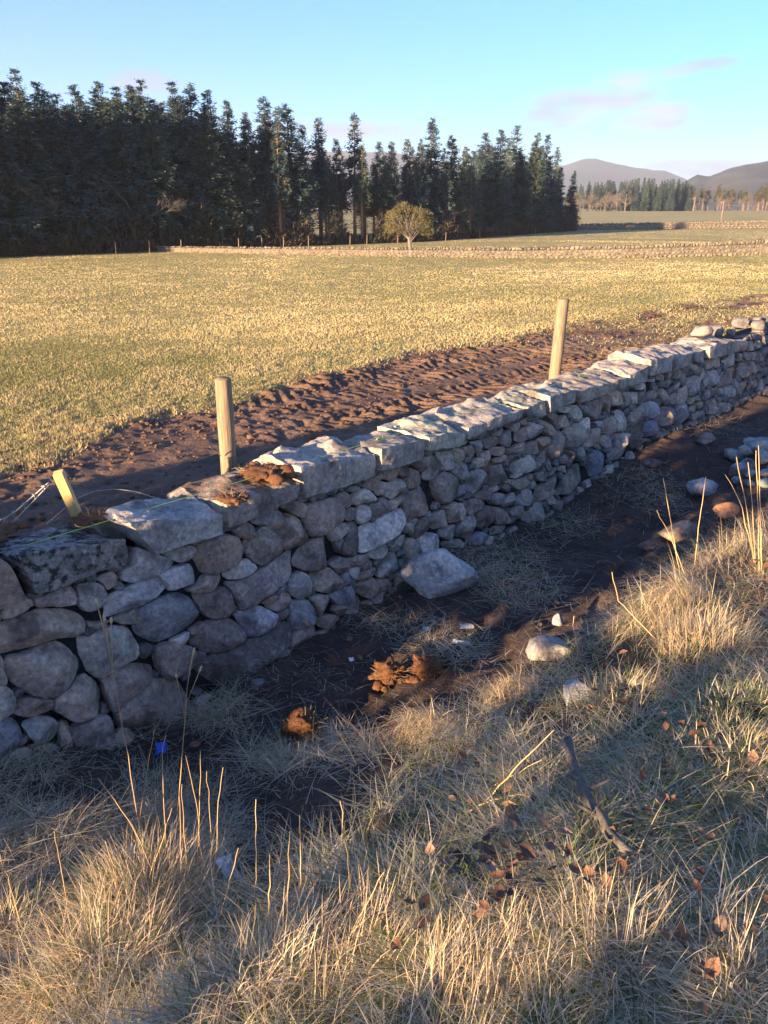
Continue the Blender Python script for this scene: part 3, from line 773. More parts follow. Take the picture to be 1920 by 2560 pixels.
# front corners TL TR BR BL in photo pixels, depth (m), back-left (ds,dz), back-right (ds,dz), material, tone, roughness
COPES = [
 ((-70, 1398), (22, 1394), (74, 1497), (-70, 1550), .45, (0, .02), (-.03, .02), M_STONE, (.21, .17, .145), .3),
 ((40, 1390), (334, 1346), (342, 1416), (92, 1494), .44, (-.12, -.03), (-.1, -.02), M_DARK, (.17, .175, .18), .8),
 ((304, 1305), (564, 1275), (570, 1338), (385, 1386), .42, (-.06, .0), (-.02, .02), M_COPE, (.25, .26, .27), 1.1),
 ((566, 1266), (764, 1206), (761, 1247), (573, 1326), .44, (-.1, .05), (.0, .03), M_MUDDY, (.19, .18, .175), 1.0),
 ((752, 1180), (950, 1138), (950, 1193), (766, 1250), .42, (-.05, .04), (.0, .02), M_COPE, (.25, .245, .235), 1.3),
 ((952, 1130), (1068, 1098), (1067, 1150), (951, 1180), .42, (-.05, .02), (-.08, .0), M_COPE, (.21, .205, .20), .7),
 ((1069, 1092), (1170, 1074), (1164, 1111), (1068, 1131), .46, (-.06, .06), (-.1, .07), M_COPE, (.27, .28, .25), 1.2),
 ((1172, 1074), (1322, 1021), (1312, 1046), (1172, 1100), .46, (-.06, .07), (-.05, .06), M_COPE, (.25, .245, .23), 1.2),
 ((1323, 1019), (1373, 997), (1375, 1040), (1324, 1047), .42, (-.05, .03), (-.05, .03), M_COPE, (.24, .25, .24), 1.0),
 ((1375, 994), (1446, 975), (1444, 1009), (1377, 1031), .44, (-.06, .04), (-.04, .03), M_COPE, (.23, .235, .23), 1.0),
 ((1447, 984), (1568, 945), (1573, 965), (1447, 1013), .45, (-.08, .05), (-.06, .03), M_COPE, (.24, .22, .20), 1.1),
 ((1576, 932), (1624, 917), (1625, 957), (1577, 966), .44, (-.08, .05), (-.08, .05), M_COPE, (.26, .255, .25), 1.0),
 ((1628, 904), (1687, 889), (1682, 926), (1627, 941), .45, (-.08, .05), (-.1, .05), M_COPE, (.25, .25, .25), 1.1),
 ((1688, 897), (1741, 877), (1738, 914), (1686, 928), .45, (-.1, .05), (-.1, .06), M_COPE, (.24, .235, .23), 1.0),
 ((1743, 880), (1768, 872), (1768, 908), (1742, 908), .42, (-.1, .04), (-.1, .05), M_COPE, (.23, .23, .23), .8),
 ((1770, 870), (1803, 860), (1803, 892), (1770, 897), .45, (-.1, .04), (-.1, .07), M_COPE, (.25, .25, .25), 1.0),
 ((1805, 862), (1844, 846), (1841, 888), (1805, 891), .48, (-.12, .06), (-.12, .05), M_COPE, (.22, .205, .185), 1.1)]
cb_s, cb_z = [], []
for i, (tl, tr, br, bl, dp, bkl, bkr, mt, tone, ro) in enumerate(COPES):
    cn = [cope_pt(*p) for p in (tl, tr, br, bl)]
    g_ = .017; hj = random.Random(i * 5 + 2).uniform(-.02, .02); cn = [(cn[0][0] + g_, cn[0][1] + hj), (cn[1][0] - g_, cn[1][1] + hj * .4), (cn[2][0] - g_, cn[2][1] + .004), (cn[3][0] + g_, cn[3][1] + .004)]
    cb_s += [cn[3][0], cn[2][0]]; cb_z += [cn[3][1], cn[2][1]]
    V, F = block(cn, dp, bkl, bkr, 900 + i * 7, ro); ob = wall_part('cope_stone', V, F, mt, (tone[0] * 1.42, tone[1] * 1.32, tone[2] * 1.18))
    ob.location += Vector((NN[0], NN[1], 0)) * random.Random(i).uniform(-.03, .02)
    if i == 1: ob['label'] = 'dark cope stone mottled with pale lichen and black patches'
    if i == 3: ob['label'] = 'cope stone with orange-brown soil lying on it'
    if i == 2: ob['label'] = 'pale cope stone with rough broken sunlit top'
def cope_bottom(s): return np.where(s > cb_s[-1], 1.0, np.interp(s, cb_s, cb_z))
SEND = cb_s[-1]

# pinning stones
S_TR = face_pt(1912, 930)[0]; gs = np.arange(.75, S_TR, .012); gz = np.arange(-.12, .98, .012)
a, b = np.meshgrid(gs, gz, indexing='ij'); pts = np.stack([a.ravel(), b.ravel()], 1)
D = np.full(len(pts), .09)
for P in POLYS:
    lo, hi = P.min(0) - .09, P.max(0) + .09
    k = np.where((pts[:, 0] > lo[0]) & (pts[:, 0] < hi[0]) & (pts[:, 1] > lo[1]) & (pts[:, 1] < hi[1]))[0]
    if not len(k): continue
    d = dist_poly(P, pts[k]); ins = inside(P, pts[k]); D[k] = np.minimum(D[k], np.where(ins, -1, d))
top = cope_bottom(pts[:, 0]); gnd = np.interp(pts[:, 0], FS, FZ) - .08
D = np.minimum(D, np.minimum(top + .01 - pts[:, 1], pts[:, 1] - gnd + .02))
small = MB(); npin = 0; sd_ = 3000
for it in range(420):
    k = int(np.argmax(D)); r_ = D[k]
    if r_ < .016: break
    cpt = pts[k]; rr_ = min(r_ * 1.18 + .004, .085); sd_ += 1
    an = np.sort(RNG.uniform(0, 2 * math.pi, 7)); an = np.linspace(0, 2 * math.pi, 6, endpoint=False) + RNG.uniform(-.4, .4, 6)
    el = RNG.uniform(.85, 1.25); P = cpt + np.stack([np.cos(an) * rr_ * el, np.sin(an) * rr_ / el * RNG.uniform(.7, 1.1, 6)], 1)
    if NSTONE < 297: face_stone(P, sd_, None, rr_ * .5, 20)
    else: face_stone(P, sd_, None, rr_ * .5, 14, small); npin += 1
    D = np.minimum(D, np.linalg.norm(pts - cpt, axis=1) - rr_ * .9)
if npin: kind(obj('pinning_stones', small.mesh('pinning_stones', M_STONE, True, origin=WORG), wall, (0, 0, 0), (.19, .175, .16)), 'stuff')

# the rest of the wall, out to both sides and its far face: courses of joined stones
def bend(s): return -.07 * np.clip(.6 - np.asarray(s, float), 0, None) ** 2
def courses(s0, s1, ztop, mb, side, seed, n=12, zbase=None):
    rs = np.random.default_rng(seed); z = -.1 if zbase is None else zbase
    while z < ztop - .03:
        h = min(rs.uniform(.09, .19), ztop - z + .02); s = s0
        while s < s1:
            w_ = h * rs.uniform(.8, 2.2); an = np.linspace(0, 2 * math.pi, 8, endpoint=False) + .2 + rs.uniform(-.15, .15, 8)
            ex = np.stack([np.sign(np.cos(an)) * np.abs(np.cos(an)) ** .6 * w_ / 2, np.sign(np.sin(an)) * np.abs(np.sin(an)) ** .6 * h / 2 * rs.uniform(.85, 1.05, 8)], 1)
            P = np.array([s + w_ / 2, z + h / 2]) + ex * .98
            V, F = pillow(P, min(w_, h) * .33, .12, int(rs.integers(1e6)), n, cuts=1)
            qq = qf(V[:, 1]) + V[:, 2] - .055 if side > 0 else -(V[:, 2] - .04) - .50 + .06 * V[:, 1]
            mb.add(W(V[:, 0], qq + bend(V[:, 0]), V[:, 1]), F if side > 0 else F[:, ::-1]); s += w_
        z += h
oth = MB(); courses(S_TR - .05, 17, 1.02, oth, 1, 5); courses(-3.2, .78, .80, oth, 1, 6); 
courses(-3.2, 17, .92, oth, -1, 8, 10, .25)
for k in range(46):                                   # ragged uncoped top further along
    s = RNG.uniform(SEND + .1, 17); r_ = RNG.uniform(.06, .13); P = np.array([s, 1.05 + r_ * .3]) + np.stack([np.cos(np.arange(7) * .9) * r_ * 1.3, np.sin(np.arange(7) * .9) * r_ * .7], 1)
    V, F = pillow(P, r_ * .6, .1, 7000 + k, 12, True, 2); q0 = RNG.uniform(-.38, .02); oth.add(W(V[:, 0], q0 + V[:, 2], V[:, 1]), F)
kind(obj('course_stones', oth.mesh('course_stones', M_STONE, True, origin=WORG), wall, (0, 0, 0), (.2, .185, .17)), 'stuff')
# rough copes off to the left
for k in range(7):
    s0 = min(cb_s[:2]) - .03 - k * .48; cn = [(s0 - .45, 1.02), (s0, 1.02), (s0, .82), (s0 - .45, .82)]
    V, F = block(cn, .45, (0, .02), (0, .02), 1500 + k, 1.0, 16, 7, 12); V[:, :2] += NN * float(bend(s0 - .2)); wall_part('cope_stone', V, F, M_COPE, (.23, .225, .22))
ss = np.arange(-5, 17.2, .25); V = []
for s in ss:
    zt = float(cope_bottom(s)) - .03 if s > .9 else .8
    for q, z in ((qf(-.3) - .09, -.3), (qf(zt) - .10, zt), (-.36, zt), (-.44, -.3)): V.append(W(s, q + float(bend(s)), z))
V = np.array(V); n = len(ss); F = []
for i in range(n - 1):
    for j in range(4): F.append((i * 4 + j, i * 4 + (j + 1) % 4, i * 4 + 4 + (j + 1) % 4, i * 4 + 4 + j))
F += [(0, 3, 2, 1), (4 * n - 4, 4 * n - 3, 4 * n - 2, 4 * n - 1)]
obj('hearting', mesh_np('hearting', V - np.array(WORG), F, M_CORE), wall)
# ------------------------------------------------------------------ rocks, clods
_ico = {}
def ico(sub):
    if sub not in _ico:
        bm = bmesh.new(); bmesh.ops.create_icosphere(bm, subdivisions=sub, radius=1)
        bm.verts.ensure_lookup_table(); _ico[sub] = (np.array([v.co[:] for v in bm.verts]), np.array([[v.index for v in f.verts] for f in bm.faces])); bm.free()
    return _ico[sub]
def rock(rx, ry, rz, seed, sub=3, cuts=5, rough=.12):
    V, F = ico(sub); V = V.copy(); rs = np.random.default_rng(seed)
    for _ in range(cuts):
        n = rs.standard_normal(3); n /= np.linalg.norm(n); d = V @ n; lim = rs.uniform(.45, .8); V = V - np.outer(np.clip(d - lim, 0, None) * .9, n)
    V = V * (1 + rough * fbm(V * 1.6 + seed, 3, seed)[:, None]) + .02 * np.stack([fbm(V * 7 + seed + k * 9, 2, seed + k) for k in range(3)], 1)
    return V * np.array([rx, ry, rz]), F
def clod(r, rz, seed, sub=4):
    V, F = ico(sub); n = fbm(V * 1.9 + seed, 4, seed, 2.4, .6) ; m_ = np.abs(fbm(V * 7 + seed, 3, seed + 4))
    h_ = fbm(V * 15 + seed, 2, seed + 8); V = V * (1 + .40 * n + .25 * m_ + .10 * h_)[:, None]; V[:, 2] = np.where(V[:, 2] < 0, V[:, 2] * .5, V[:, 2]); return V * np.array([r, r, rz]), F
def place(name, V, F, P, mat, color, label, cat, group=None, rot=0.0, smooth=True, sink=.25):
    c, s = math.cos(rot), math.sin(rot); V = V @ np.array([[c, s, 0], [-s, c, 0], [0, 0, 1]])
    V = V - np.array([0, 0, V[:, 2].min() * (1 - sink)])
    o = obj(name, mesh_np(name, V, F, mat, smooth), None, P, color); return tag(o, label, cat, group)
def gpt(px, py):
    P = hit(px, py); return P
# the big loose boulder lying at the wall foot
bp = [(988, 1451), (1064, 1405), (1106, 1397), (1140, 1422), (1191, 1456), (1212, 1485), (1191, 1506), (1106, 1519), (1056, 1506), (1022, 1473)]
P0 = gpt(1100, 1512); r0 = ray(1100, 1512); vd = np.array([r0[0], r0[1]]); vd /= np.linalg.norm(vd); sdv = np.array([vd[1], -vd[0]])
pl = []
for x_, y_ in bp:
    r = ray(x_, y_); t = (vd @ P0[:2]) / (vd @ r[:2]); Q = r * t + np.array([0, 0, ZC]); pl.append(((Q[:2] - P0[:2]) @ sdv, Q[2] - P0[2]))
V, F = pillow(np.array(pl), .10, .2, 77, 44, True, 3, 1.1)
X = np.c_[V[:, :1] * sdv[0] - (V[:, 2:3] - .12) * vd[0], V[:, :1] * sdv[1] - (V[:, 2:3] - .12) * vd[1], V[:, 1:2] + V[:, 2:3] * -.05 - .015]
tag(obj('boulder', mesh_np('boulder', X, F, M_STONE, True), None, P0, (.50, .475, .44)), 'big pale grey boulder lying loose on the mud at the wall foot', 'boulder')
LOOSE = [  # px, py (base), width px, aspect z, tone, material, label
 (1372, 1640, 130, .45, (.27, .26, .25), 'long flat pale stone half buried at the edge of the verge grass'),
 (1440, 1752, 105, .6, (.27, .29, .32), 'bluish white stone lying in the matted verge grass'),
 (1690, 1352, 95, .7, (.36, .27, .19), 'sunlit rounded tan stone at the lip of the grassy bank'),
 (1745, 1240, 90, .6, (.40, .41, .41), 'knobbly whitish stone on the dark ditch mud'),
 (1815, 1288, 62, .6, (.38, .20, .11), 'orange-brown block of stone lying beside the knobbly whitish stone'),
 (1768, 1110, 52, .6, (.26, .25, .23), 'grey cobble on the mud just short of the stone heap'),
 (1395, 1560, 34, 1.0, (.30, .30, .32), 'small upright pale shard of stone stuck in the ditch mud'),
 (1620, 1375, 36, .6, (.24, .24, .24), 'small grey stone in the ditch beside the sunlit rounded stone'),
 (1640, 1370, 90, .3, (.10, .09, .08), 'low dark muddy lump of stone below the grassy bank'),
 (1720, 1345, 50, .6, (.22, .23, .22), 'grey stone wedged behind the sunlit rounded stone'),
 (645, 1722, 40, .8, (.22, .20, .20), 'small purplish stone against the lowest long stone of the wall'),
 (1630, 1165, 48, .4, (.17, .14, .12), 'brown flat stone lying near the blue-grey footing stone')]
for k, (x_, y_, wpx, asp, tone, lab) in enumerate(LOOSE):
    P = gpt(x_, y_); d = np.linalg.norm(P - np.array([0, 0, ZC])); wd = wpx * d / FPX * 1.0
    V, F = rock(wd / 2, wd / 2 * .75, wd / 2 * asp, 300 + k, 3, 6); place('loose_stone', V, F, P, M_STONE, tone, lab, 'stone', None, .3)
HEAP = [(1860, 1150, 46), (1892, 1138, 60), (1868, 1172, 52), (1905, 1165, 55), (1835, 1150, 62), (1850, 1182, 64), (1880, 1190, 40), (1912, 1188, 40), (1875, 1125, 44), (1900, 1112, 50), (1840, 1205, 36), (1870, 1212, 36), (1912, 1215, 44), (1930, 1150, 60), (1945, 1180, 60), (1950, 1130, 60), (1925, 1120, 40)]
for k, (x_, y_, wpx) in enumerate(HEAP):
    P = gpt(x_, y_); d = np.linalg.norm(P - np.array([0, 0, ZC])); wd = wpx * d / FPX
    P[2] += .05 if k in (0, 1, 3, 8, 13) else 0
    V, F = rock(wd / 2, wd / 2 * .8, wd / 2 * RNG.uniform(.45, .7), 340 + k, 2, 6); place('heap_stone', V, F, P, M_STONE, (.33 * RNG.uniform(.8, 1.1), .335, .33), 'pale grey broken stone in the small heap on the ditch mud', 'stone', 'broken stones heaped in the ditch', RNG.uniform(0, 3), True, .4)
# stone left lying on top of the cope
s_, z_ = cope_pt(1796, 832); V, F = rock(.17, .12, .10, 391, 3, 6); place('loose_stone', V, F, W(s_ + .1, -.18, 1.12), M_STONE, (.34, .29, .24), 'pale angular stone left lying loose on top of the cope', 'stone', None, .7)
# soil clods
def clod_thing(P, r, rz, seed, label, fibres=0):
    t = thing('soil_clod', label, 'soil clod', P); V, F = clod(r, rz, seed)
    obj('soil', mesh_np('soil', V * np.array([.9, .9, .8]) + np.array([0, 0, rz * .15]), F, M_CLOD, True), t)
    for q in range(12):
        a = random.uniform(0, 6.28); k = random.uniform(.12, .4); V2, F2 = clod(r * k, r * k * .7, seed * 7 + q, 2)
        obj('crumb', mesh_np('crumb', V2, F2, M_CLOD, True), t, (math.cos(a) * r * random.uniform(.6, 1.5), math.sin(a) * r * random.uniform(.6, 1.5), -.0 if rz < r * .6 else -.04))
    if fibres:
        mb = MB(); rs = np.random.default_rng(seed)
        for _ in range(fibres):
            d = rs.standard_normal(3); d /= np.linalg.norm(d); d[2] = abs(d[2]) * .7; p = d * np.array([r, r, rz]) * .8
            e = p + d * r * rs.uniform(.3, .9) + rs.standard_normal(3) * r * .2; mid = (p + e) / 2 + rs.standard_normal(3) * r * .1
            mb.add(*tube([p, mid, e], [.0016, .0014, .0008], 3, False), c=(.30, .22, .12))
        kind(obj('roots', mb.mesh('roots', M_VC, False, True), t), 'stuff')
P = gpt(975, 1705); clod_thing((P[0], P[1], P[2] + .05), .085, .07, 11, 'crumbly orange clod of turf with a green tuft in the ditch', 60)
P = gpt(1065, 1690); clod_thing((P[0], P[1], P[2] + .05), .085, .06, 12, 'crumbly orange clod lying beside the clod with the green tuft', 40)
P = gpt(755, 1850); clod_thing((P[0], P[1], P[2] + .08), .08, .075, 13, 'crumbly orange clod bristling with roots at the verge edge', 90)
s_, z_ = cope_pt(690, 1225); clod_thing(W(s_ + .07, -.16, z_ + .035), .13, .035, 14, 'big heap of orange-brown soil left on a cope stone', 30)
s_, z_ = cope_pt(590, 1255); clod_thing(W(s_, 0.02, z_ + .005), .06, .022, 15, 'small orange soil crumb at the front edge of a cope stone', 20)
s_, z_ = cope_pt(300, 1330); clod_thing(W(s_ + .02, -.22, z_ - .005), .08, .02, 16, 'brown soil and roots on the dark mottled cope stone', 40)
s_, z_ = cope_pt(110, 1370); clod_thing(W(s_ - .05, -.36, z_ - .02), .09, .014, 17, 'thin sunlit crust of soil and straw along the back of the dark mottled cope', 40)

# ------------------------------------------------------------------ fence posts, stake, wire, string
def at_q(px, py, q):
    r = ray(px, py); t = (CC + q) / (NN @ r[:2]); return r * t + np.array([0, 0, ZC])
def round_post(tpx, bpx, q, r, label):
    T = at_q(*tpx, q); Bm = at_q(*bpx, q); zg = .25; d = (T - Bm) / (T[2] - Bm[2]); base = Bm + d * (zg - Bm[2])
    t = thing('fence_post', label, 'fence post', base)
    n = 10; P = np.array([base + (T - base) * k / (n - 1) for k in range(n)]) - base
    V, F = tube(P, r, 18, False); V = V * 1.0; V[:, :2] += (fbm(V * np.array([9, 9, 3.]) + 3, 2, 4) * .004)[:, None]
    pole = obj('pole', mesh_np('pole', V, F, M_POST, True), t)
    top = P[-1]; an = np.arange(18) * 2 * math.pi / 18; ring = V[-18:]
    V2 = np.concatenate([ring, (ring - top) * .82 + top + np.array([0, 0, .008]), top[None] + np.array([[0, 0, .009]])]); j = np.arange(18); j2 = (j + 1) % 18
    F2 = np.concatenate([np.stack([j, j2, 18 + j2], 1), np.stack([j, 18 + j2, 18 + j], 1), np.stack([18 + j, 18 + j2, np.full(18, 36)], 1)])
    obj('end_grain', mesh_np('end_grain', V2, F2, M_POSTEND), pole); return base
round_post((557, 948), (572, 1172), -.58, .052, 'round timber fence post behind the cope stone heaped with soil')
round_post((1408, 749), (1386, 945), -.60, .058, 'tall leaning round timber fence post with its foot in lit soil')
# sawn square stake, leaning
T = at_q(145, 1180, -.52); Bm = at_q(198, 1300, -.52); base = Bm + (Bm - T) * 2.2
t = thing('sawn_stake', 'yellow sawn square stake leaning behind the dark mottled cope', 'stake', base)
ax = (T - base); Ln = np.linalg.norm(ax); ax /= Ln; a1 = np.cross(ax, [.3, 1, 0]); a1 /= np.linalg.norm(a1); a2 = np.cross(ax, a1)
c_, s__ = math.cos(.5), math.sin(.5); e1 = (a1 * c_ + a2 * s__) * .026; e2 = (-a1 * s__ + a2 * c_) * .026
bm = bmesh.new(); vs = []
for k in (0, 1):
    for sx, sy in ((-1, -1), (1, -1), (1, 1), (-1, 1)): vs.append(bm.verts.new(Vector(ax * Ln * k + e1 * sx + e2 * sy)))
for f in ((0, 1, 2, 3), (4, 7, 6, 5), (0, 4, 5, 1), (1, 5, 6, 2), (2, 6, 7, 3), (3, 7, 4, 0)): bm.faces.new([vs[i] for i in f])
bmesh.ops.recalc_face_normals(bm, faces=bm.faces); bmesh.ops.bevel(bm, geom=bm.edges[:], offset=.003, segments=1, affect='EDGES')
me = bpy.data.meshes.new('shaft'); bm.to_mesh(me); bm.free(); me.materials.append(M_STAKE); obj('shaft', me, t)
def wire(pts_, r, barbs=False, twist=True):
    mb = MB(); P = np.array(pts_); d = np.r_[0, np.cumsum(np.linalg.norm(np.diff(P, axis=0), axis=1))]; n = 40
    tt = np.linspace(0, d[-1], n); C = np.stack([np.interp(tt, d, P[:, k]) for k in range(3)], 1)
    if len(P) > 2:
        for _ in range(6): C[1:-1] = (C[:-2] + C[1:-1] * 2 + C[2:]) / 4
    mb.add(*tube(C, r, 5))
    if barbs:
        for k in range(3, n, 6):
            for q in range(2):
                dd = RNG.standard_normal(3); dd /= np.linalg.norm(dd); mb.add(*tube([C[k] - dd * .014, C[k] + dd * .014], [r * .8, r * .4], 4)); 
            mb.add(*tube([C[k - 1], C[k]], [r * 2, r * 2], 5))
    return mb
A0 = at_q(122, 1206, -.54); B0 = at_q(-60, 1335, -.75)
for k, (o1, o2, lab) in enumerate((((0, 0, 0), (0, 0, 0), 'upper strand of barbed wire running from the sawn stake'), ((0, 0, -.012), (.02, 0, -.05), 'lower thinner strand of barbed wire running from the sawn stake'))):
    A = A0 + np.array(o1); Bq = B0 + np.array(o2); mb = wire([A, (A + Bq) / 2 + np.array([0, 0, -.03]), Bq], .0042 - .001 * k, True)
    tag(obj('barbed_wire', mb.mesh('barbed_wire', M_WIRE, True, origin=A), None, A), lab, 'barbed wire')
pp = [at_q(190, 1247, -.56), at_q(235, 1228, -.7), at_q(290, 1222, -.75), at_q(345, 1230, -.65), at_q(392, 1246, -.5)]
tag(obj('loose_wire', wire(pp, .003).mesh('loose_wire', M_WIRE, True, origin=pp[0]), None, pp[0]), 'loose rusty loop of fence wire behind the pale broken-topped cope', 'wire')
pp = [at_q(165, 1268, -.54), at_q(140, 1290, -.45), at_q(115, 1310, -.38)]
tag(obj('loose_wire', wire(pp, .003).mesh('loose_wire', M_WIRE, True, origin=pp[0]), None, pp[0]), 'short tail of wire hanging down behind the sawn stake', 'wire')
pp = [at_q(524, 1117, -.5), at_q(552, 1140, -.55)]
tag(obj('loose_wire', wire(pp, .003).mesh('loose_wire', M_WIRE, True, origin=pp[0]), None, pp[0]), 'short end of wire sticking out from the post above the soil-heaped cope', 'wire')
def on_line(px, py, q=-.1): return at_q(px, py, q)
sl = [on_line(-40, 1402), on_line(300, 1300), on_line(530, 1236), on_line(870, 1128), on_line(1130, 1040), on_line(1400, 957), on_line(1560, 908)]
sl = np.array([sl[0] + (sl[-1] - sl[0]) * t_ for t_ in np.linspace(0, 1, 9)]); sl[:, 2] += -.02 * np.sin(np.linspace(0, math.pi, 9)) + .015
tst = thing('string_line', 'taut yellow-green builder string stretched along the copes', 'string', sl[0])
strg = obj('string', wire(sl, .0019).mesh('string', M_STRING, True, origin=sl[0]), tst)
for px_, f_ in ((530, .42), (1325, .86)):
    i_ = f_ * 8; P = sl[int(i_)] + (sl[int(i_) + 1] - sl[int(i_)]) * (i_ % 1); mb = MB(); e = np.array([U[0], U[1], 0])
    for sg in (-1, 1):
        mb.add(*tube([P, P + e * .02 * sg + [0, 0, .012], P + e * .045 * sg + [0, 0, .006], P + e * .05 * sg - [0, 0, .012], P + e * .02 * sg - [0, 0, .006], P], .003, 4))
    mb.add(*tube([P, P - [0, 0, .02], P - [0, 0, .035] + e * .01], .0028, 4)); obj('knot', mb.mesh('knot', M_STRING, True, origin=sl[0]), strg)
# ------------------------------------------------------------------ far walls
def fpt(px, py):
    return hit(px, py)
ROCKS = [rock(.5, .5, .5, 500 + k, 2, 14, .16) for k in range(8)]
RMESH = [mesh_np('field_stone', V, F, M_STONE, True) for V, F in ROCKS]
RLOW = [rock(.5, .5, .5, 520 + k, 1, 4, .10) for k in range(6)]
def far_wall(name, label, pxs, heights, wpart, seed, stone=.3, indiv=True):
    P = np.array([fpt(*p) for p in pxs]); d = np.r_[0, np.cumsum(np.linalg.norm(np.diff(P[:, :2], axis=0), axis=1))]
    rs = np.random.default_rng(seed); t = thing(name, label, 'wall', P[0]); O = Vector(P[0]); items = []
    x = 0.0
    H = lambda u: float(np.interp(u, d, heights))
    zc = 0.0
    u = 0.0
    def at(u): return np.array([np.interp(u, d, P[:, k]) for k in range(3)])
    nrow = 3
    for row in range(nrow):
        u = rs.uniform(0, .2)
        while u < d[-1]:
            h = H(u) * .8 / nrow; wd = stone * rs.uniform(.7, 1.7); c = at(u + wd / 2)
            items.append(('stone', c + [0, 0, h * (row + .5) - .02], wd, h * rs.uniform(1.0, 1.25), .42 - row * .05, math.atan2(*(at(min(u + .5, d[-1])) - at(u))[:2][::-1]) if u + .1 < d[-1] else 0)); u += wd * .93
    u = 0.0
    while u < d[-1]:
        wd = rs.uniform(.10, .32); h = H(u) * rs.uniform(.22, .42); c = at(u)
        items.append(('cope_stone', c + [0, 0, H(u) * .8 + h * .35], wd, h, .32, math.atan2(*(at(min(u + .5, d[-1])) - at(max(u - .1, 0)))[:2][::-1]) + rs.uniform(-.2, .2))); u += wd * .95
    def vis(it):
        p = project(it[1][None])[0]; return it[2] * it[3] / p[2] ** 2 * (1 if 0 < p[0] < 1920 else .05)
    order = sorted(range(len(items)), key=lambda i: -vis(items[i])); cnt = {'stone': 0, 'cope_stone': 0}; rest = MB()
    for i in order:
        nm, c, wd, h, dp, az_ = items[i]; cnt[nm] += 1; k = int(rs.integers(8))
        tone = np.array(random.choice([(.22, .185, .13), (.18, .155, .115), (.25, .21, .15), (.15, .13, .10)])) * rs.uniform(.8, 1.15)
        if indiv and cnt[nm] <= 290:
            o = obj(nm, RMESH[k], t, Vector(c) - O, tuple(tone)); o.scale = (wd * 1.4, dp * 1.1, h * 1.3); o.rotation_euler = (rs.uniform(-.1, .1), rs.uniform(-.12, .12), az_)
        else:
            V, F = RLOW[k % 6]; V = V * np.array([wd * 1.4, dp * 1.1, h * 1.3]); cc, ss_ = math.cos(az_), math.sin(az_)
            rest.add(V @ np.array([[cc, ss_, 0], [-ss_, cc, 0], [0, 0, 1]]) + c, F)
    if rest.n: kind(obj(wpart, rest.mesh(wpart, M_STONE, True, origin=O), t, (0, 0, 0), (.21, .18, .13)), 'stuff')
    core = MB(); C = np.array([at(u) for u in np.linspace(0, d[-1], 40)]); hh = np.array([H(u) for u in np.linspace(0, d[-1], 40)])
    tt = np.gradient(C[:, :2], axis=0); tt /= np.linalg.norm(tt, axis=1)[:, None]; nn = np.c_[tt[:, 1], -tt[:, 0]] * .1
    V = np.concatenate([np.c_[C[:, :2] + nn, C[:, 2] - .1], np.c_[C[:, :2] + nn, C[:, 2] + hh * .75], np.c_[C[:, :2] - nn, C[:, 2] + hh * .75], np.c_[C[:, :2] - nn, C[:, 2] - .1]])
    i = np.arange(39); F = np.concatenate([np.stack([i + a * 40, i + 1 + a * 40, i + 1 + ((a + 1) % 4) * 40, i + ((a + 1) % 4) * 40], 1) for a in range(4)])
    core.add(V, F); obj('hearting', core.mesh('hearting', M_STONE, origin=O), t, None, (.15, .13, .10))
far_wall('field_wall', 'low sunlit stone wall crossing the pasture past the lone round tree', [(395, 629), (700, 636), (1027, 642), (1300, 646), (1600, 645), (1920, 637), (2150, 634)], [.34, .42, .5, .56, .66, .8, .8], 'small_stones', 61, .24)
far_wall('boundary_wall', 'farther thin stone wall at the right end of the plantation', [(1130, 577), (1300, 577), (1500, 575), (1700, 573), (1920, 571), (2100, 570)], [.6, .6, .8, .9, 1.0, 1.0], 'small_stones', 62, .5, False)

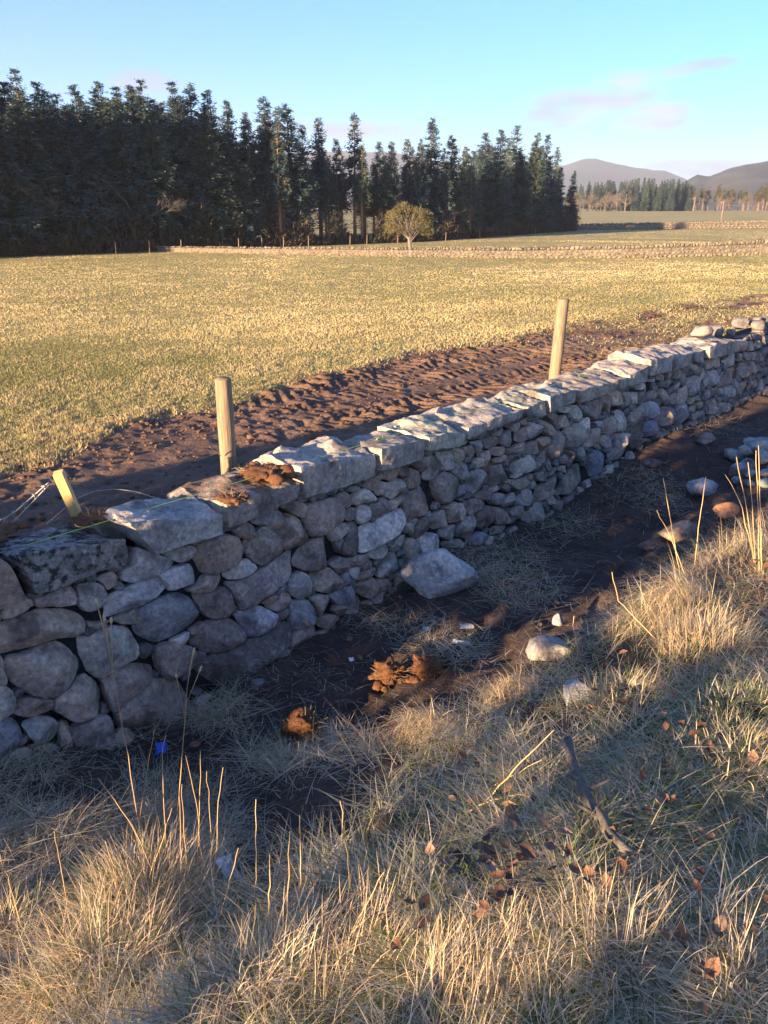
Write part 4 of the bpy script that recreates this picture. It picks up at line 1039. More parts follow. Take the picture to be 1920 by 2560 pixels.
# ------------------------------------------------------------------ trees
def kites(P, D, Ln, Wd, rs, up=None):
    """elongated kite leaves: base P, direction D, length, width"""
    n = len(P); D = D / (np.linalg.norm(D, axis=1)[:, None] + 1e-9); r = rs.standard_normal((n, 3)); S = np.cross(D, r); S /= np.linalg.norm(S, axis=1)[:, None] + 1e-9
    V = np.stack([P, P + D * (Ln * .45)[:, None] + S * Wd[:, None] / 2, P + D * Ln[:, None], P + D * (Ln * .45)[:, None] - S * Wd[:, None] / 2], 1).reshape(-1, 3)
    i = np.arange(n)[:, None] * 4; return V, np.concatenate([i + [0, 1, 2], i + [0, 2, 3]])
def conifer(seed, H=12.0, Rb=2.0, c0=.35, nb=150, ns=17, dead=40, point=.85, mat=None, bark=None):
    rs = np.random.default_rng(seed); tr = MB(); lean = rs.uniform(-.15, .15, 2)
    zz = np.linspace(0, H, 9); C = np.c_[lean[0] * (zz / H) ** 2 + .04 * np.sin(zz), lean[1] * (zz / H) ** 2, zz]
    tr.add(*tube(C, np.linspace(.17, .015, 9) * H / 12, 7))
    cx = lambda h: np.array([np.interp(h, zz, C[:, 0]), np.interp(h, zz, C[:, 1]), h])
    for _ in range(dead):
        h = rs.uniform(.12, c0 + .12) * H; a = rs.uniform(0, 6.28); l = rs.uniform(.3, 1.3); b = cx(h); e = b + [math.cos(a) * l, math.sin(a) * l, rs.uniform(-.35, .1)]
        tr.add(*tube([b, e], [.022, .008], 3, False))
    PP, DD, LL, WW = [], [], [], []
    for k in range(nb):
        t = rs.uniform(0, 1) ** 1.05; h = (c0 + (1 - c0) * t) * H; a = rs.uniform(0, 6.283)
        L_ = (Rb * (1 - t) ** point * rs.uniform(.55, 1.15) * (min(1, .55 + t * 3)) + .18) * H / 12; pit = -.35 + .75 * t + rs.uniform(-.12, .12)
        b = cx(h); n = int(ns * (2.1 if L_ > .8 else 1.2)); f = rs.uniform(.12, 1, n)
        out = np.array([math.cos(a), math.sin(a)])
        droop = -.12 * L_ * f ** 2 + .10 * L_ * f ** 4
        P = np.c_[b[0] + out[0] * L_ * f, b[1] + out[1] * L_ * f, b[2] + math.tan(pit) * L_ * f * .8 + droop] + np.c_[rs.normal(0, .06, (n, 2)), rs.normal(0, .20 * (1 - .7 * t), n)]
        sa = a + rs.choice([-1, 1], n) * rs.uniform(.3, 1.2, n)
        D = np.c_[np.cos(sa), np.sin(sa), rs.uniform(-.9, .25, n) + .4 * t]
        l = (.13 + .26 * L_ * (1 - f) + rs.uniform(0, .2, n)) * (1 - .45 * t) * (H / 12) ** .5
        PP.append(P); DD.append(D); LL.append(l); WW.append(l * rs.uniform(.28, .5, n))
        tr.add(*tube([b, P[np.argmax(f)]], [.018, .006], 3, False))
    n = 10; PP.append(np.tile(cx(H * .985), (n, 1)) - np.c_[np.zeros(n), np.zeros(n), rs.uniform(0, .6, n)]); aa_ = rs.uniform(0, 6.28, n); DD.append(np.c_[np.cos(aa_) * .25, np.sin(aa_) * .25, np.ones(n)]); LL.append(rs.uniform(.2, .45, n)); WW.append(np.full(n, .05))
    V, F = kites(np.concatenate(PP), np.concatenate(DD), np.concatenate(LL), np.concatenate(WW), rs)
    return tr.mesh('trunk', bark or (M_BARK if c0 > .3 else M_SHADEBARK), True), mesh_np('crown', V, F, mat or M_SPRUCE)
def bare_tree(seed, H=8.0, spread=.55, depth=5, r0=.13, mat=None, twig=None, n0=5):
    rs = np.random.default_rng(seed); tr = MB(); tw = MB()
    def grow(p, d, L_, r, lev):
        n = 4; pts_ = [p]; dd = d.copy()
        for k in range(n - 1):
            dd = dd + rs.standard_normal(3) * .10 + np.array([0, 0, .05]); dd /= np.linalg.norm(dd); pts_.append(pts_[-1] + dd * L_ / (n - 1))
        (tr if lev < 2 else tw).add(*tube(pts_, np.linspace(r, r * .62, n), 5 if lev < 2 else 3, False))
        if lev >= depth: return
        for k in range(n0 if lev == 0 else int(rs.integers(2, 5))):
            f = rs.uniform(.45, 1) if lev else rs.uniform(.35, 1); q = np.array([np.interp(f * (n - 1), np.arange(n), np.array(pts_)[:, c]) for c in range(3)])
            nd = dd + rs.standard_normal(3) * spread; nd[2] = abs(nd[2]) * .8 + .1; nd /= np.linalg.norm(nd); grow(q, nd, L_ * rs.uniform(.5, .75), max(r * .55, .006), lev + 1)
    grow(np.zeros(3), np.array([rs.uniform(-.1, .1), rs.uniform(-.1, .1), 1.0]), H * .46, r0 * .75, 0)
    return tr.mesh('trunk', mat or M_GREYBARK, True), tw.mesh('branches', mat or M_GREYBARK)
PROTO = {
 'full': [conifer(1, 12, 2.3, .14, 230, 20, 60), conifer(2, 12, 2.0, .20, 220, 20, 60), conifer(3, 12, 2.5, .10, 240, 20, 60), conifer(21, 12, 1.7, .25, 230, 20, 60, .6), conifer(22, 12, 2.7, .12, 200, 20, 60, 1.05), conifer(23, 12, 2.1, .18, 170, 20, 60, .7)],
 'slim': [conifer(4, 12, 1.5, .34, 150, 16, 170), conifer(5, 12, 1.3, .42, 130, 15, 190), conifer(6, 12, 1.7, .38, 150, 16, 170)],
 'edge': [conifer(7, 12, 2.3, .06, 230, 18, 10), conifer(8, 12, 2.0, .04, 230, 18, 10)],
 'pine': [conifer(9, 10, 1.6, .55, 90, 16, 20, .45, M_PINE), conifer(10, 10, 1.4, .5, 90, 16, 20, .5, M_PINE)],
 'bare': [bare_tree(11, 9), bare_tree(12, 9, .5), bare_tree(13, 8, .6)],
 'pale': [bare_tree(14, 8, .5, 5, .13, M_PALEBARK, None, 6), bare_tree(15, 8, .65, 5, .16, M_PALEBARK, None, 7)]}
PH = {k: [max(max(v.co.z for v in m.vertices) for m in pr) for pr in v_] for k, v_ in PROTO.items()}
def put_tree(kind_, P, H, label, group, k=None, name='spruce_tree', cat='tree', wide=1.0):
    pr = PROTO[kind_]; k = random.randrange(len(pr)) if k is None else k % len(pr); base = PH[kind_][k]
    t = thing(name, label, cat, P, group); sc = H / base; ws = sc ** .6 * wide
    t.scale = (ws, ws, sc); t.rotation_euler = (0, 0, random.uniform(0, 6.28))
    for me in pr[k]: obj(me.name.split('.')[0], me, t)
    return t
def top_h(px, ytop, P):
    r = ray(px, ytop); return ZC + r[2] / math.hypot(r[0], r[1]) * math.hypot(P[0], P[1]) - P[2]
BX, BY = [0, 430, 1050, 1430], [643, 627, 605, 578]
SKX = [-60, 0, 60, 120, 170, 200, 250, 310, 350, 410, 480, 520, 560, 610, 650, 690, 720, 745, 775, 830, 870, 905, 960, 990, 1030, 1060, 1090, 1140, 1180, 1220, 1250, 1290, 1340, 1370, 1400, 1430]
SKY_ = [165, 168, 172, 172, 205, 228, 212, 205, 215, 198, 202, 205, 222, 250, 300, 240, 262, 256, 310, 292, 345, 280, 352, 352, 345, 345, 292, 335, 365, 330, 322, 312, 330, 335, 365, 425]
def wood_pt(px, back):
    P = fpt(px, float(np.interp(px, BX, BY))); d = P[:2] / np.linalg.norm(P[:2]); out = np.array([-.72, .69])
    x_, y_ = P[:2] + d * back * .8 + out * back * .25; return np.array([x_, y_, float(field_z(x_, y_)) - .05])
LAB_F = 'tall dense spruce in the dark plantation along the pasture edge'; G_F = 'spruces of the dark plantation'
LAB_S = 'slender thin-crowned spruce with bare lit trunk in the open middle of the plantation'; G_S = 'slender spruces in the open part of the plantation'
LAB_E = 'dense spruce branching to the ground at the plantation end by the thin far wall'; G_E = 'spruces closing the end of the plantation'
SPEC = {905: 'tall pointed spruce rising above thin neighbours behind the small thorn tree', 830: 'slim spruce standing clear against the sky in the gap of the plantation',
        690: 'tallest of the spruce clump standing before the gap in the plantation', 1090: 'tall spruce topping the plantation just past the small thorn tree', 610: 'spruce at the brink of the sky gap where the dense plantation ends'}
for px, yt in zip(SKX[1:], SKY_[1:]):
    back = random.uniform(1.5, 5); P = wood_pt(px, back); Ht = top_h(px, yt, P)
    if px >= 1370: put_tree('edge', P, Ht, LAB_E, G_E)
    elif px in SPEC: put_tree('slim' if px in (905, 830) else 'full', P, Ht, SPEC[px], None, wide=1.1)
    elif px in (905, 830, 720, 775, 870, 960, 990, 1030, 1060): put_tree('slim', P, Ht, LAB_S, G_S, wide=1.0)
    else: put_tree('full', P, Ht, LAB_F, G_F, wide=1.15)
for row in range(5):
    px = -40.0
    while px < 1425:
        P = wood_pt(px, 1.0 + row * 3.6 + random.uniform(0, 2)); yt = np.interp(px, SKX, SKY_) + random.uniform(25, 95) - row * 3; Ht = top_h(px, yt, P)
        mid = 640 < px < 1200 or (px < 1340 and px > 1180 and random.random() < .6)
        if mid:
            if random.random() < .75: put_tree('slim', P, Ht * random.uniform(.9, 1.03), LAB_S, G_S)
        elif px > 1350: put_tree('edge', P, Ht, LAB_E, G_E)
        else: put_tree('full', P, Ht, LAB_F, G_F, wide=1.4)
        px += FPX / math.hypot(P[0], P[1]) * random.uniform(1.4, 2.4) * (1.15 if mid else 1)
for k in range(46):                         # the plantation goes on out of frame, towards the road
    d_ = 2 + (k % 16) * 2.4 + random.uniform(-.8, .8); row = k // 16; x_ = -22.5 - .69 * d_ - row * 3; y_ = 47.4 - .72 * d_ + row * 3
    put_tree('full', (x_, y_, float(field_z(x_, y_)) - .05), random.uniform(11, 13.5), LAB_F, G_F)
for px, yt, wd in ((35, 400, 1), (75, 380, 1), (120, 395, 1.1), (165, 430, 1), (235, 440, 1), (300, 430, 1), (345, 420, 1.1), (505, 455, .9), (560, 480, .9), (640, 470, .8), (830, 520, .8), (1120, 500, .7)):
    P = wood_pt(px, 1.2 + random.uniform(-.6, 1.2)); put_tree('bare', P, top_h(px, yt, P), 'bare grey broadleaf tree standing just in front of the dark plantation', 'bare trees along the plantation edge', None, 'bare_tree', 'tree', wd)
# brush at the plantation foot
rs = np.random.default_rng(77); n = 42000; px = rs.uniform(-60, 1440, n); G0 = np.array([wood_pt(p, 0) for p in np.linspace(-60, 1440, 60)])
bx_ = np.stack([np.interp(px, np.linspace(-60, 1440, 60), G0[:, k]) for k in range(3)], 1); dr = bx_[:, :2] / np.linalg.norm(bx_[:, :2], axis=1)[:, None]
bk = rs.uniform(0, 1, n) ** 1.5 * 9 - .3; bx_[:, :2] += dr * bk[:, None]; bx_[:, 2] += rs.uniform(0, 1, n) ** 1.7 * 2.6 * np.clip(.4 + .8 * vnoise(np.c_[px / 40, px * 0, px * 0], 3), .1, 2)
D = rs.standard_normal((n, 3)); D[:, 2] = np.abs(D[:, 2]) + .4; V, F = kites(bx_ - [0, 0, .08], D, rs.uniform(.25, .7, n), rs.uniform(.03, .10, n), rs)
cc = np.repeat(np.where(rs.uniform(0, 1, (n, 1)) < .3, np.array([[.045, .055, .025]]), np.array([[.075, .055, .038]])) * rs.uniform(.6, 1.3, (n, 1)), 4, 0)
ob = kind(obj('undergrowth', mesh_np('undergrowth', V, F, M_VC, False, cc)), 'stuff'); ob['label'] = 'low dark brush along the foot of the plantation'; ob['category'] = 'undergrowth'
# stakes of the wood's fence
for px in (282, 366, 445, 588, 646, 700, 762, 866, 908, 985, 1105, 1190, 1265, 1330):
    P = wood_pt(px, -1.6); V, F = tube([(0, 0, -.1), (.02, 0, .5), (.03, 0, 1.05)], [.032, .03, .024], 6); V[-1, 2] += .05; V[:, 2] *= .75
    tag(obj('wood_fence_stake', mesh_np('wood_fence_stake', V, F, M_POST), None, P), 'small pale fence stake along the foot of the plantation', 'fence stake', 'stakes of the plantation fence')

# lone hawthorn
P = fpt(1027, 642); Hh = 2.95; rs = np.random.default_rng(5); tr = MB(); ends = []
ht = thing('hawthorn_tree', 'small round-headed thorn tree standing alone by the sunlit stone wall', 'tree', P)
tr.add(*tube([(0, 0, -.1), (-.03, 0, .4), (-.10, .02, .85), (-.16, 0, 1.2)], [.13, .10, .085, .06], 8, False))
for k in range(34):
    a = rs.uniform(0, 6.28); el = rs.uniform(.1, 1.4); rad_ = np.array([1.25 * math.cos(a) * math.cos(el), 1.25 * math.sin(a) * math.cos(el), 1.0 * math.sin(el)]) * rs.uniform(.75, 1.0) + np.array([-.12, 0, 1.75 - .15])
    b0 = np.array([-.10, .01, rs.uniform(.75, 1.2)]); m1 = b0 + (rad_ - b0) * .5 + rs.standard_normal(3) * .12 + [0, 0, .12]; tr.add(*tube([b0, m1, rad_], [.035, .02, .007], 4, False)); ends += [m1, rad_, (m1 + rad_) / 2]
ends = np.array(ends); n = 11000; a = rs.uniform(0, 6.28, n); cz = rs.uniform(-.55, 1, n); rr_ = np.sqrt(1 - np.clip(np.abs(cz), 0, 1) ** 2 * np.where(cz < 0, .75, 1)); rad_ = rs.uniform(.35, 1, n) ** .45
PP = np.c_[np.cos(a) * 1.42 * rr_ * rad_ - .12, np.sin(a) * 1.35 * rr_ * rad_, 1.82 + cz * 1.08 * rad_]
PP += .10 * np.stack([fbm(PP * 3 + k * 7, 2, k) for k in range(3)], 1); PP += .16 * np.stack([fbm(PP * 1.4 + k * 5 + 50, 2, k + 30) for k in range(3)], 1); dens = fbm(PP * 2.6 + 11, 3, 9); PP = PP[dens > -.12 + rs.uniform(-.25, .25, n)]; n = len(PP)
D = (PP - np.array([-.12, 0, 1.4])) + rs.standard_normal((n, 3)) * .7 + [0, 0, -.15]; V, F = kites(PP, D, rs.uniform(.06, .2, n), rs.uniform(.014, .04, n), rs)
obj('trunk', tr.mesh('trunk', M_GREYBARK, True), ht); obj('crown', mesh_np('crown', V, F, M_HAW), ht)

# far woods on the right and telegraph poles
def far_pt(px, dist): 
    r = ray(px, HOR); h = math.hypot(r[0], r[1]); x_, y_ = r[0] / h * dist, r[1] / h * dist; return np.array([x_, y_, float(field_z(x_, y_)) - .1])
random.seed(21)
for k in range(64):
    px = random.uniform(1545, 1722); dd = random.uniform(262, 300); P = far_pt(px, dd); yt = np.interp(px, [1545, 1600, 1650, 1700, 1722], [452, 443, 448, 446, 462]) + random.uniform(0, 26) * (dd < 285)
    put_tree('edge' if k % 3 else 'full', P, top_h(px, yt, P), 'dark conifer in the distant block wood beyond the thin far wall', 'conifers of the distant block wood')
for k in range(34):
    px = random.uniform(1415, 1560); P = far_pt(px, random.uniform(285, 320)); yt = np.interp(px, [1415, 1470, 1500, 1560], [470, 452, 441, 455]) + random.uniform(0, 22); put_tree('full', P, top_h(px, yt, P), 'dark conifer behind the pale bare trees of the distant wood', 'conifers behind the distant bare trees')
for k in range(30):
    px = 1425 + k * 4.6 + random.uniform(-3, 3); P = far_pt(px, random.uniform(255, 270)); put_tree('pale', P, top_h(px, random.uniform(470, 500), P), 'pale bare tree in sunlight at the edge of the distant wood', 'bare trees of the distant wood', None, 'bare_tree', 'tree', .8)
P = far_pt(1563, 250); put_tree('pale', P, top_h(1563, 467, P), 'broad pale bare tree standing out before the dark distant block wood', None, 1, 'bare_tree', 'tree', 1.5)
for k in range(58):
    px = random.uniform(1715, 1990); P = far_pt(px, random.uniform(300, 360)); put_tree('pine', P, top_h(px, random.uniform(458, 486), P), 'dark-topped pine in the far tree line at the foot of the farmland hill', 'pines of the far tree line', None, 'pine_tree')
for k in range(40):
    px = random.uniform(1720, 1990); P = far_pt(px, random.uniform(285, 300)); put_tree('pale', P, top_h(px, random.uniform(474, 495), P), 'pale leafless birch in the far tree line at the foot of the farmland hill', 'birches of the far tree line', None, 'birch_tree', 'tree', .6)
tops = []
for px, yt, dd, lab in ((1734, 492, 240, 'telegraph pole standing farther off by the distant wood'), (1807, 500, 165, 'telegraph pole standing nearer in the far field')):
    P = far_pt(px, dd); Ht = top_h(px, yt, P); t = thing('telegraph_pole', lab, 'pole', P)
    V, F = tube([(0, 0, -.2), (0, 0, Ht)], [.16, .11], 8); shf = obj('shaft', mesh_np('shaft', V, F, M_PALEBARK, True), t)
    V, F = tube([(-.7, 0, Ht - .4), (.7, 0, Ht - .4)], .06, 5); obj('crossarm', mesh_np('crossarm', V, F, M_BARK), shf); tops.append(P + [0, 0, Ht - .3])
d_ = tops[1] - tops[0]
for sg, lab in ((-1, 'overhead wire on the wood side of the telegraph poles'), (1, 'overhead wire on the hill side of the telegraph poles')):
    mb = MB(); A = tops[0] - d_ * 1.5; Bq = tops[1] + d_ * 1.2; tt = np.linspace(0, 1, 30)
    C = A + (Bq - A) * tt[:, None] + np.c_[np.full(30, .6 * sg), tt * 0, -.5 * np.abs(np.sin(tt * math.pi * 3.7))]; mb.add(*tube(C, .015, 4)); tag(obj('overhead_wire', mb.mesh('overhead_wire', M_WIRE, origin=A), None, A), lab, 'wire')

# ------------------------------------------------------------------ unseen bushes added up-sun, shaped to shade the wall and ditch
PHI = math.atan2(U[0], U[1]) - SUN_AZ; TE = math.tan(SUN_EL) / math.cos(PHI); TP = math.tan(PHI)
def lane(P):                                   # where the sunbeam through P crosses the plane s = 3
    s_, q_ = SQ(P[0], P[1]); return q_ + (s_ - 3) * TP, P[2] + (s_ - 3) * TE
LANE_Q = [-3.2, -2.9, -2.0, -.95, -.78, .20, .42, 1.15, 1.35, 2.0, 3.0, 4.6]
LANE_Z = [-.6, .4, 1.5, 1.6, .80, .84, 1.6, 1.5, 1.5, 1.4, 1.4, 1.3]
SUN_GAPS = []  # gaps cut through the added bushes so sun reaches chosen spots
for px, py, dz, rq, rz in ((975, 1690, .06, .10, .10), (1065, 1680, .06, .10, .09), (755, 1845, .08, .09, .10), (1010, 1830, .14, .2, .15), (1090, 1800, .14, .2, .14),
        (420, 2330, .18, .45, .26), (180, 2480, .12, .35, .20), (650, 2500, .14, .25, .10), (850, 2450, .16, .2, .08), (1200, 2510, .14, .15, .08), (1520, 2390, .18, .12, .09), (1840, 2440, .16, .16, .09),
        (1860, 1950, .06, .22, .05), (1880, 1780, .06, .18, .05), (1620, 1530, .14, .28, .16), (1780, 1600, .14, .16, .11), (1880, 1390, .15, .30, .16), (1290, 1700, .12, .18, .12), (1560, 1740, .06, .11, .05), (400, 2050, .10, .08, .07), (1815, 1275, .08, .12, .07), (1690, 1340, .08, .12, .07), (20, 2330, .10, .2, .1), (1900, 1300, .2, .2, .15)):
    P = hit(px, py); a, b = lane((P[0], P[1], P[2] + dz)); SUN_GAPS.append((a, b, rq, rz))
rs = np.random.default_rng(99); n = 40000
qp = rs.uniform(-3.3, 4.8, n); zp = rs.uniform(-1.4, 1.75, n)
tp = np.interp(qp, LANE_Q, LANE_Z) + .10 * fbm(np.c_[qp * 3.5, qp * 0, qp * 0], 2, 5)
ok = zp < tp
for a, b, rq, rz in SUN_GAPS: ok &= ((qp - a) / (rq + .03)) ** 2 + ((zp - b) / (rz + .03)) ** 2 > 1
qp, zp = qp[ok], zp[ok]; n = len(qp); sh = -4.4 + rs.uniform(-.5, .5, n)
PW = W(sh, qp - (sh - 3) * TP, zp - (sh - 3) * TE)
keep = PW[:, 2] > np.where(qp > .2, .3, .25); PW, qp = PW[keep], qp[keep]
edges = [-3.4, -2.0, -.8, .4, 1.4, 2.6, 3.7, 5]
for k in range(7):
    m_ = (qp >= edges[k]) & (qp < edges[k + 1]); pts_ = PW[m_]; n = len(pts_)
    if n < 10: continue
    base = pts_.mean(0); base[2] = float(ground_z(base[0], base[1])); t = thing('shade_bush', 'unseen leafy bush added up-sun to shade the wall and ditch', 'bush', base, 'unseen bushes added for shade')
    V, F = kites(pts_ - base, rs.standard_normal((n, 3)), rs.uniform(.09, .16, n), rs.uniform(.06, .11, n), rs); obj('crown', mesh_np('crown', V, F, M_SHADE_BUSH), t)
    mb = MB()
    for j in range(8):
        q_ = pts_[rs.integers(n)] - base; mb.add(*tube([(rs.uniform(-.1, .1), rs.uniform(-.1, .1), -.1), q_ * .5 + [0, 0, .1], q_], [.03, .02, .008], 5, False))
    obj('stem', mb.mesh('stem', M_GREYBARK, True), t)
# ------------------------------------------------------------------ grass
def ray_v(px, py):
    cx = (px - 960) / FPX; cy = (1280 - py) / FPX; return np.stack([cx, CP + cy * SP, -SP + cy * CP], 1)
def hit_v(px, py, zf):
    r = ray_v(px, py); t = (ZC - .4) / np.maximum(-r[:, 2], 1e-3)
    for _ in range(25):
        P = r * t[:, None]; g = zf(P[:, 0], P[:, 1]); tn = (ZC - g) / np.maximum(-r[:, 2], 1e-3); t = t * .5 + tn * .5
    P = r * t[:, None]; return np.c_[P[:, :2], zf(P[:, 0], P[:, 1])]
def verge_xy(x, y): s_, q_ = SQ(x, y); return verge_bumpy(s_, q_)
def blades(Bp, az_, L_, th0, th1, wd, rs, seg=3):
    n = len(Bp); h = np.stack([np.sin(az_), np.cos(az_), np.zeros(n)], 1); tw_ = rs.uniform(-.9, .9, n)
    side = np.stack([np.cos(az_ + tw_), -np.sin(az_ + tw_), np.zeros(n)], 1)
    P = Bp.copy(); rows = []; yaw = rs.normal(0, .25, n)
    for k in range(seg + 1):
        f = k / seg; w_ = wd * (1 - f * .75) * .5
        if k < seg: rows.append(np.stack([P - side * w_[:, None], P + side * w_[:, None]], 1))
        else: rows.append(P[:, None, :])
        th = th0 + (th1 - th0) * (k + .5) / seg; hh = np.stack([np.sin(az_ + yaw * f), np.cos(az_ + yaw * f), np.zeros(n)], 1)
        P = P + (hh * np.sin(th)[:, None] + np.array([0, 0, 1.0]) * np.cos(th)[:, None]) * (L_ / seg)[:, None]
    V = np.concatenate(rows, 1); m_ = V.shape[1]; V = V.reshape(-1, 3); F = []
    for k in range(seg - 1): F += [[2 * k, 2 * k + 1, 2 * k + 3], [2 * k, 2 * k + 3, 2 * k + 2]]
    F.append([2 * seg - 2, 2 * seg - 1, 2 * seg]); F = (np.arange(n)[:, None, None] * m_ + np.array(F)[None]).reshape(-1, 3)
    return V, F, m_
STRAW = np.array([(.62, .48, .29), (.56, .44, .27), (.68, .56, .37), (.46, .36, .22), (.54, .46, .33)]); GREY = np.array([(.52, .48, .37), (.44, .42, .32), (.60, .56, .44), (.34, .32, .24)]); GREEN = np.array([(.13, .20, .05), (.17, .24, .06), (.10, .15, .05), (.20, .24, .08)])
MUDPOLY = np.array([(300, 1900), (500, 1770), (830, 1580), (1300, 1330), (1640, 1100), (1930, 1000), (1960, 1190), (1860, 1220), (1710, 1330), (1620, 1415), (1500, 1520), (1420, 1620), (1290, 1670), (1190, 1740), (1090, 1850), (990, 1930), (910, 2040), (760, 2100), (640, 2080), (560, 1970), (430, 1945)], float)
HAY = [(1250, 1395, 140, 55), (1420, 1310, 110, 40), (1590, 1215, 110, 55), (1660, 1250, 60, 50), (540, 1770, 110, 60), (1010, 1560, 120, 30), (700, 1900, 110, 50), (1300, 1480, 120, 50), (860, 1870, 120, 50), (1120, 1620, 120, 40), (1780, 1070, 140, 30), (1180, 1440, 100, 30)]
rs = np.random.default_rng(31)
mbg = MB()
def sow(px, py, col, L_, th0, th1, wd, az_=None, lift=0.0, seg=3, jit=0):
    n = len(px); Bp = hit_v(px, py, verge_xy); s_, q_ = SQ(Bp[:, 0], Bp[:, 1]); ok = (q_ > .12) & (s_ < 13)
    Bp = Bp[ok]; n = len(Bp); g = lambda v: (v[ok] if np.ndim(v) else np.full(n, v)); Bp[:, 2] += g(lift) - .01
    a = rs.uniform(0, 6.283, n) if az_ is None else g(az_)
    V, F, m_ = blades(Bp, a, g(L_), g(th0), g(th1), g(wd), rs, seg); c = np.repeat(col[ok], m_, 0)
    mbg.add(V, F, c)
def pick(pal, n): return np.clip(pal[rs.integers(len(pal), size=n)] * rs.uniform(.9, 1.38, (n, 1)), 0, .78)
def keep_mask(px, py, p):
    ins = inside(MUDPOLY + 0.0, np.c_[px, py]); hay = np.zeros(len(px))
    for x_, y_, a, b in HAY: hay = np.maximum(hay, 1 - ((px - x_) / a) ** 2 - ((py - y_) / b) ** 2)
    pr = np.where(ins, np.maximum(p, np.clip(hay * 1.6, 0, .8)), 1.0); return rs.uniform(0, 1, len(px)) < pr
# thatch of lying dead grass
n = 158000; px = rs.uniform(-450, 2070, n); py = rs.uniform(1000, 2750, n); hol = fbm(np.c_[px / 130, py / 95, px * 0], 3, 41); k = keep_mask(px, py, .035) & (rs.uniform(-.75, .1, n) < hol); px, py = px[k], py[k]; n = len(px)
pn = vnoise(np.c_[px / 170, py / 120, px * 0], 4); col = np.where((rs.uniform(0, 1, n) + pn * .35 < .48 + .22 * ((px > 900) & (py > 1800)))[:, None], pick(GREY, n), pick(STRAW, n)); gr = rs.uniform(0, 1, n) < np.clip(.08 + .16 * ((px > 950) & (py > 1750)) + .22 * vnoise(np.c_[px / 200 + 9, py / 160, px * 0], 6), 0, 1); col = np.where(gr[:, None], pick(GREEN, n), col); col = np.where((rs.uniform(0, 1, n) < .10)[:, None], pick(np.array([(.13, .095, .06), (.09, .065, .045), (.18, .13, .08)]), n), col)
sow(px, py, col, rs.uniform(.06, .26, n) * (.6 + .4 * (py > 1700)), rs.uniform(1.0, 1.55, n), rs.uniform(1.35, 1.8, n), rs.uniform(.0018, .0044, n), None, rs.uniform(0, 1, n) ** 1.3 * .055 * (.35 + .65 * (~inside(MUDPOLY, np.c_[px, py]))))
# short living grass
n = 25000; px = rs.uniform(-450, 2070, n); py = rs.uniform(1150, 2750, n); w_ = vnoise(np.c_[px / 230 + 3, py / 190, px * 0], 8) + .35 * (px > 1150) - .25 * (px < 900); k = keep_mask(px, py, .004) & (rs.uniform(-.5, .8, n) < w_); px, py = px[k], py[k]; n = len(px)
col = np.where((rs.uniform(0, 1, n) < .6)[:, None], pick(GREEN, n), pick(GREY, n)); sow(px, py, col, rs.uniform(.05, .15, n), rs.uniform(.1, .7, n), rs.uniform(.6, 1.4, n), rs.uniform(.0022, .004, n))
# broken straw bits scattered on the mud
n = 4200; px = rs.uniform(300, 1930, n); py = rs.uniform(1000, 1980, n); sow(px, py, pick(GREY, n), rs.uniform(.04, .16, n), rs.uniform(1.35, 1.57, n), rs.uniform(1.45, 1.62, n), rs.uniform(.002, .004, n), None, .018)
for x_, y_, a_, b_ in HAY:
    n = int(a_ * b_ * .065); t_ = rs.uniform(0, 6.28, n); r_ = np.sqrt(rs.uniform(0, 1, n)) * np.clip(1 + .3 * rs.standard_normal(n), .3, 1.3); sow(x_ + a_ * r_ * np.cos(t_), y_ + b_ * r_ * np.sin(t_), np.where((rs.uniform(0, 1, n) < .5)[:, None], pick(GREY, n), pick(STRAW, n)), rs.uniform(.06, .3, n) ** 1.0, rs.uniform(1.15, 1.57, n), rs.uniform(1.4, 1.8, n), rs.uniform(.0028, .0055, n), None, rs.uniform(0, .035, n))
ob = kind(obj('verge_grass', mbg.mesh('verge_grass', M_GRASS, False, True)), 'stuff'); ob['label'] = 'matted dead and green grass covering the verge bank'; ob['category'] = 'grass'
